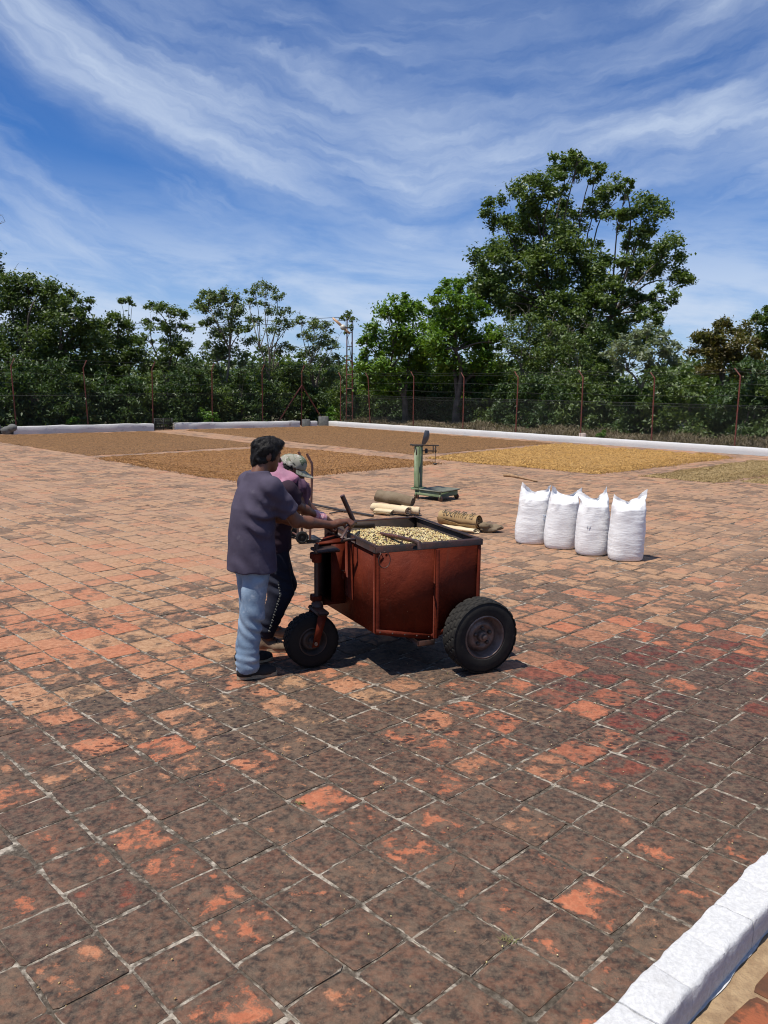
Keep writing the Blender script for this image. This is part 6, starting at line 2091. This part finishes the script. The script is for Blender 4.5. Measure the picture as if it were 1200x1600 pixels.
# cap: crown and bill
S = SDF(hc2 - 0.19, hc2 + 0.25, 0.006)
A = [hr2, hf2, hu2]
S.ell(hc2 + hu2 * 0.022 - hf2 * 0.002, (0.088, 0.108, 0.086), A, 0)
S.ell(hc2 + hu2 * 0.055 + hf2 * 0.045, (0.070, 0.060, 0.060), A, 0.03)
S.plane(hc2 + hu2 * 0.012, -hu2)
S.ell(hc2 + hu2 * 0.012, (0.084, 0.100, 0.075), A, 0, 'sub')
S.wrinkle(lambda p: 0.003 * fbm(p * 26, 2, 3))
v, q = S.mesh(); v = relax(v, q, 1)
cp = obj('cap', v, q, 'cap_camo', m2, smooth=True)
vs = []
for i in range(7):
    t_ = i / 6
    for j in range(17):
        a = math.radians(-74 + 148 * j / 16)
        rr = 0.098 + 0.082 * t_ * (math.cos(a) ** 0.6)
        x = math.sin(a) * (0.088 + 0.010 * t_); y = math.cos(a) * rr + 0.012
        z = 0.018 - 0.030 * t_ * math.cos(a) - 0.030 * abs(math.sin(a)) ** 2 * (0.3 + 0.7 * t_)
        vs.append(hc2 + hr2 * x + hf2 * y + hu2 * z)
fs = [(i * 17 + j, i * 17 + j + 1, (i + 1) * 17 + j + 1, (i + 1) * 17 + j) for i in range(6) for j in range(16)]
k0 = len(vs); vs2 = [p - hu2 * 0.005 for p in vs]
ed = [j for j in range(17)] + [i * 17 + 16 for i in range(1, 7)] + [6 * 17 + j for j in range(15, -1, -1)] + [i * 17 for i in range(5, 0, -1)]
fs2 = fs + [tuple(k0 + q_ for q_ in f[::-1]) for f in fs] + [(ed[i], ed[(i + 1) % len(ed)], k0 + ed[(i + 1) % len(ed)], k0 + ed[i]) for i in range(len(ed))]
obj('bill', vs + vs2, fs2, 'cap_camo', cp, smooth=50)
# pink cloth over nape and shoulder, plum fold in front
S = SDF((-1.02, 5.95, 1.10), (-0.50, 6.55, 1.62), 0.0075)
S.cone(hc2 - hf2 * 0.075 - hu2 * 0.020, nk2 - NF * 0.09 - CZ * 0.05, 0.075, 0.098, 0.04)
S.cone(nk2 - NF * 0.07, s2R - CZ * 0.02 - NF * 0.03, 0.085, 0.060, 0.04); S.cone(nk2 - NF * 0.07, s2L - CZ * 0.02, 0.085, 0.075, 0.04)
S.cone(hc2 + hr2 * 0.06 - hu2 * 0.04, nk2 + NR * 0.08 + NF * 0.02, 0.035, 0.05, 0.03)
S.ell(hc2, (0.082, 0.104, 0.100), A, 0, 'sub')
S.ell(hc2 + hf2 * 0.09 - hu2 * 0.04, (0.09, 0.09, 0.10), A, 0, 'sub')
S.wrinkle(folds(((-0.78, 6.1, 1.40), (0.7, -0.2, -0.6), 0.045, 0.009, 0.20), ((-0.72, 6.1, 1.32), (0.2, 0.5, -0.8), 0.05, 0.008, 0.15)))
v, q = S.mesh(); v = relax(v, q, 2, 0.4)
obj('neck_cloth', v, q, 'cloth_pink', m2, smooth=True)
S = SDF((-0.85, 5.98, 1.02), (-0.42, 6.5, 1.5), 0.0075)
S.chain([nk2 + NF * 0.05 + NR * 0.085 + CZ * 0.0, nk2 + NF * 0.085 + NR * 0.07 - CZ * 0.06, nk2 + NF * 0.10 + NR * 0.04 - CZ * 0.20], [0.030, 0.055, 0.030], 0.03)
S.chain([nk2 + NF * 0.085 - CZ * 0.03, nk2 + NF * 0.105 - CZ * 0.10, nk2 + NF * 0.11 - CZ * 0.22], [0.032, 0.055, 0.025], 0.04)
S.wrinkle(folds(((-0.66, 6.2, 1.28), (0.8, 0.4, 0.1), 0.04, 0.010, 0.20)))
v, q = S.mesh(); v = relax(v, q, 2, 0.4)
obj('scarf', v, q, 'cloth_plum', m2, smooth=True)
# black shirt with long sleeves to the elbow
S = SDF((-1.12, 5.92, 0.72), (-0.42, 6.62, 1.42), 0.0085)
stack(S, [(hip2 - CZ * 0.09, 0.185, 0.140), (hip2 + CZ * 0.08, 0.180, 0.140), (hip2 * 0.5 + nk2 * 0.5, 0.185, 0.140), (nk2 - CZ * 0.10, 0.180, 0.120), (nk2 - CZ * 0.02, 0.09, 0.085)], NR, NF)
for sh, el in ((s2R, e2R), (s2L, e2L)):
    dv = norm(el - sh)
    S.cone(nk2 - CZ * 0.06, sh, 0.07, 0.066, 0.05); S.cone(sh, sh + dv * 0.10, 0.066, 0.062, 0.04)
S.wrinkle(folds(((-0.78, 6.05, 1.1), (0.4, 0.1, 0.9), 0.06, 0.008, 0.25)))
v, q = S.mesh(); v = relax(v, q, 2, 0.4)
obj('shirt', v, q, 'shirt_black', m2, smooth=True)
# glove cuff of pink and white knit on the near wrist
gv = norm(g2R - w2R)
S = SDF(w2R - 0.12, w2R + 0.12, 0.006)
S.cone(w2R - gv * 0.028, w2R + gv * 0.050, 0.037, 0.046, 0.01); S.cone(w2R + gv * 0.04, w2R + gv * 0.075, 0.044, 0.034, 0.02)
S.wrinkle(lambda p: 0.005 * fbm(p * 60, 2, 3))
v, q = S.mesh(); obj('glove', v, q, 'glove_pink', m2, smooth=True)
# navy trousers with a lettered side stripe
S = SDF((-1.12, 5.92, 0.06), (-0.55, 6.58, 0.96), 0.0085)
stack(S, [(hip2 - CZ * 0.16, 0.16, 0.12), (hip2, 0.165, 0.125), (hip2 + CZ * 0.05, 0.15, 0.115)], NR, NF)
for h_, k_, a_ in ((hip2 + NR * 0.08 - CZ * 0.08, k2R, a2R), (hip2 - NR * 0.08 - CZ * 0.08, k2L, a2L)):
    S.chain([h_, k_, a_ + CZ * 0.06], [0.105, 0.092, 0.070], 0.035)
S.wrinkle(folds(((-0.82, 6.02, 0.66), (0.4, 0, 0.9), 0.08, 0.010, 0.22), ((-0.88, 6.03, 0.2), (0.1, 0, 1), 0.05, 0.012, 0.13)))
for a_ in (a2R, a2L): S.ell(a_ - CZ * 0.03, (0.066, 0.066, 0.03), None, 0, 'sub')
v, q = S.mesh(); v = relax(v, q, 2, 0.4)
tr_ = obj('trousers', v, q, 'trousers_navy', m2, smooth=True)
V_t = v
simple('stripe_white', (0.15, 0.15, 0.135), (0.08, 0.08, 0.075), scale=40, rough=0.8, bump=0)
rgz = np.random.default_rng(4)
for k in range(19):
    z = 0.18 + 0.022 * k
    tt = (z - 0.10) / (0.475 - 0.10)
    c_ = a2R + (k2R - a2R) * tt if tt < 1 else k2R + (hip2 + NR * 0.08 - k2R) * (tt - 1)
    dirn = norm(np.array([0.10, -1.0, 0]))
    near_ = V_t[(np.abs(V_t[:, 2] - z) < 0.012)]
    near_ = near_[np.abs((near_ - c_) @ np.array([1.0, 0.10, 0])) < 0.03]
    if len(near_) == 0: continue
    yy = ((near_ - c_) @ dirn).max()
    p = c_ + dirn * (yy + 0.002); p[2] = z
    w_ = rgz.uniform(0.004, 0.008)
    gobj('stripe_letter', G((p, np.array([1.0, 0.10, 0]), dirn, CZ)).box((-w_, -0.002, -0.008), (w_ * 0.2, 0.002, 0.008)).box((w_ * 0.3, -0.002, -0.008 + 0.008 * (k % 2)), (w_, 0.002, 0.0 + 0.008 * (k % 2))), 'stripe_white', tr_)
shoe(m2, (-1.010, 6.128), math.radians(-8), 0.285, 0.054, 'boot_suede', tall=0.115, lace=True)
shoe(m2, (-1.03, 6.43), math.radians(4), 0.285, 0.054, 'boot_suede', tall=0.115, lace=True)

# ------------------------------------------------------------------ small litter on the tiles
rgl = np.random.default_rng(88)
lx = np.concatenate([rgl.normal(-0.3, 1.4, 140), rgl.uniform(-1.6, 2.6, 160)]); ly = np.concatenate([rgl.normal(5.0, 0.8, 140), rgl.uniform(2.4, 5.4, 160)])
kp = (lx * VA[0] + ly * VA[1] > 0.98)
pts = np.stack([lx[kp], ly[kp], np.full(kp.sum(), 0.006)], 1)
bV, bF = beans_on(pts, rgl, 0.0052)
o = obj('spilled_beans', bV, bF, 'fresh_beans', smooth=True, attrs=[('bc', 'FLOAT', np.repeat(rgl.uniform(0.3, 1.0, len(pts)), 6))])
tag(o, 'stray coffee beans spilled over the near tiles', 'beans', kind='stuff')
simple('weed_straw', (0.20, 0.17, 0.07), (0.11, 0.12, 0.035), scale=30, rough=0.9, bump=0)
for (px, py, r, lab) in ((795, 1470, 0.030, 'small dry weed tuft in a joint near the bottom right kerb'), (915, 1062, 0.030, 'small green weed tuft in a joint right of the rear wheel'), (468, 1255, 0.026, 'small dry weed tuft in a joint in the near left paving')):
    c = gp(px, py)
    g = G()
    for k in range(46):
        a = rgl.uniform(0, 6.28); q = rgl.uniform(0.1, 1.0) * r
        b0 = c + np.array([math.cos(a) * q * 1.4, math.sin(a) * q * 0.8, 0.0])
        tp = b0 + np.array([rgl.normal(0, 0.014), rgl.normal(0, 0.014), rgl.uniform(0.004, 0.016)])
        sd = norm(np.cross(tp - b0, [0, 0, 1.0])) * 0.0018
        g.add([b0 - sd, b0 + sd, tp], [(0, 1, 2)])
    tag(gobj('weed_tuft', g, 'weed_straw', base=c), lab, 'weed')
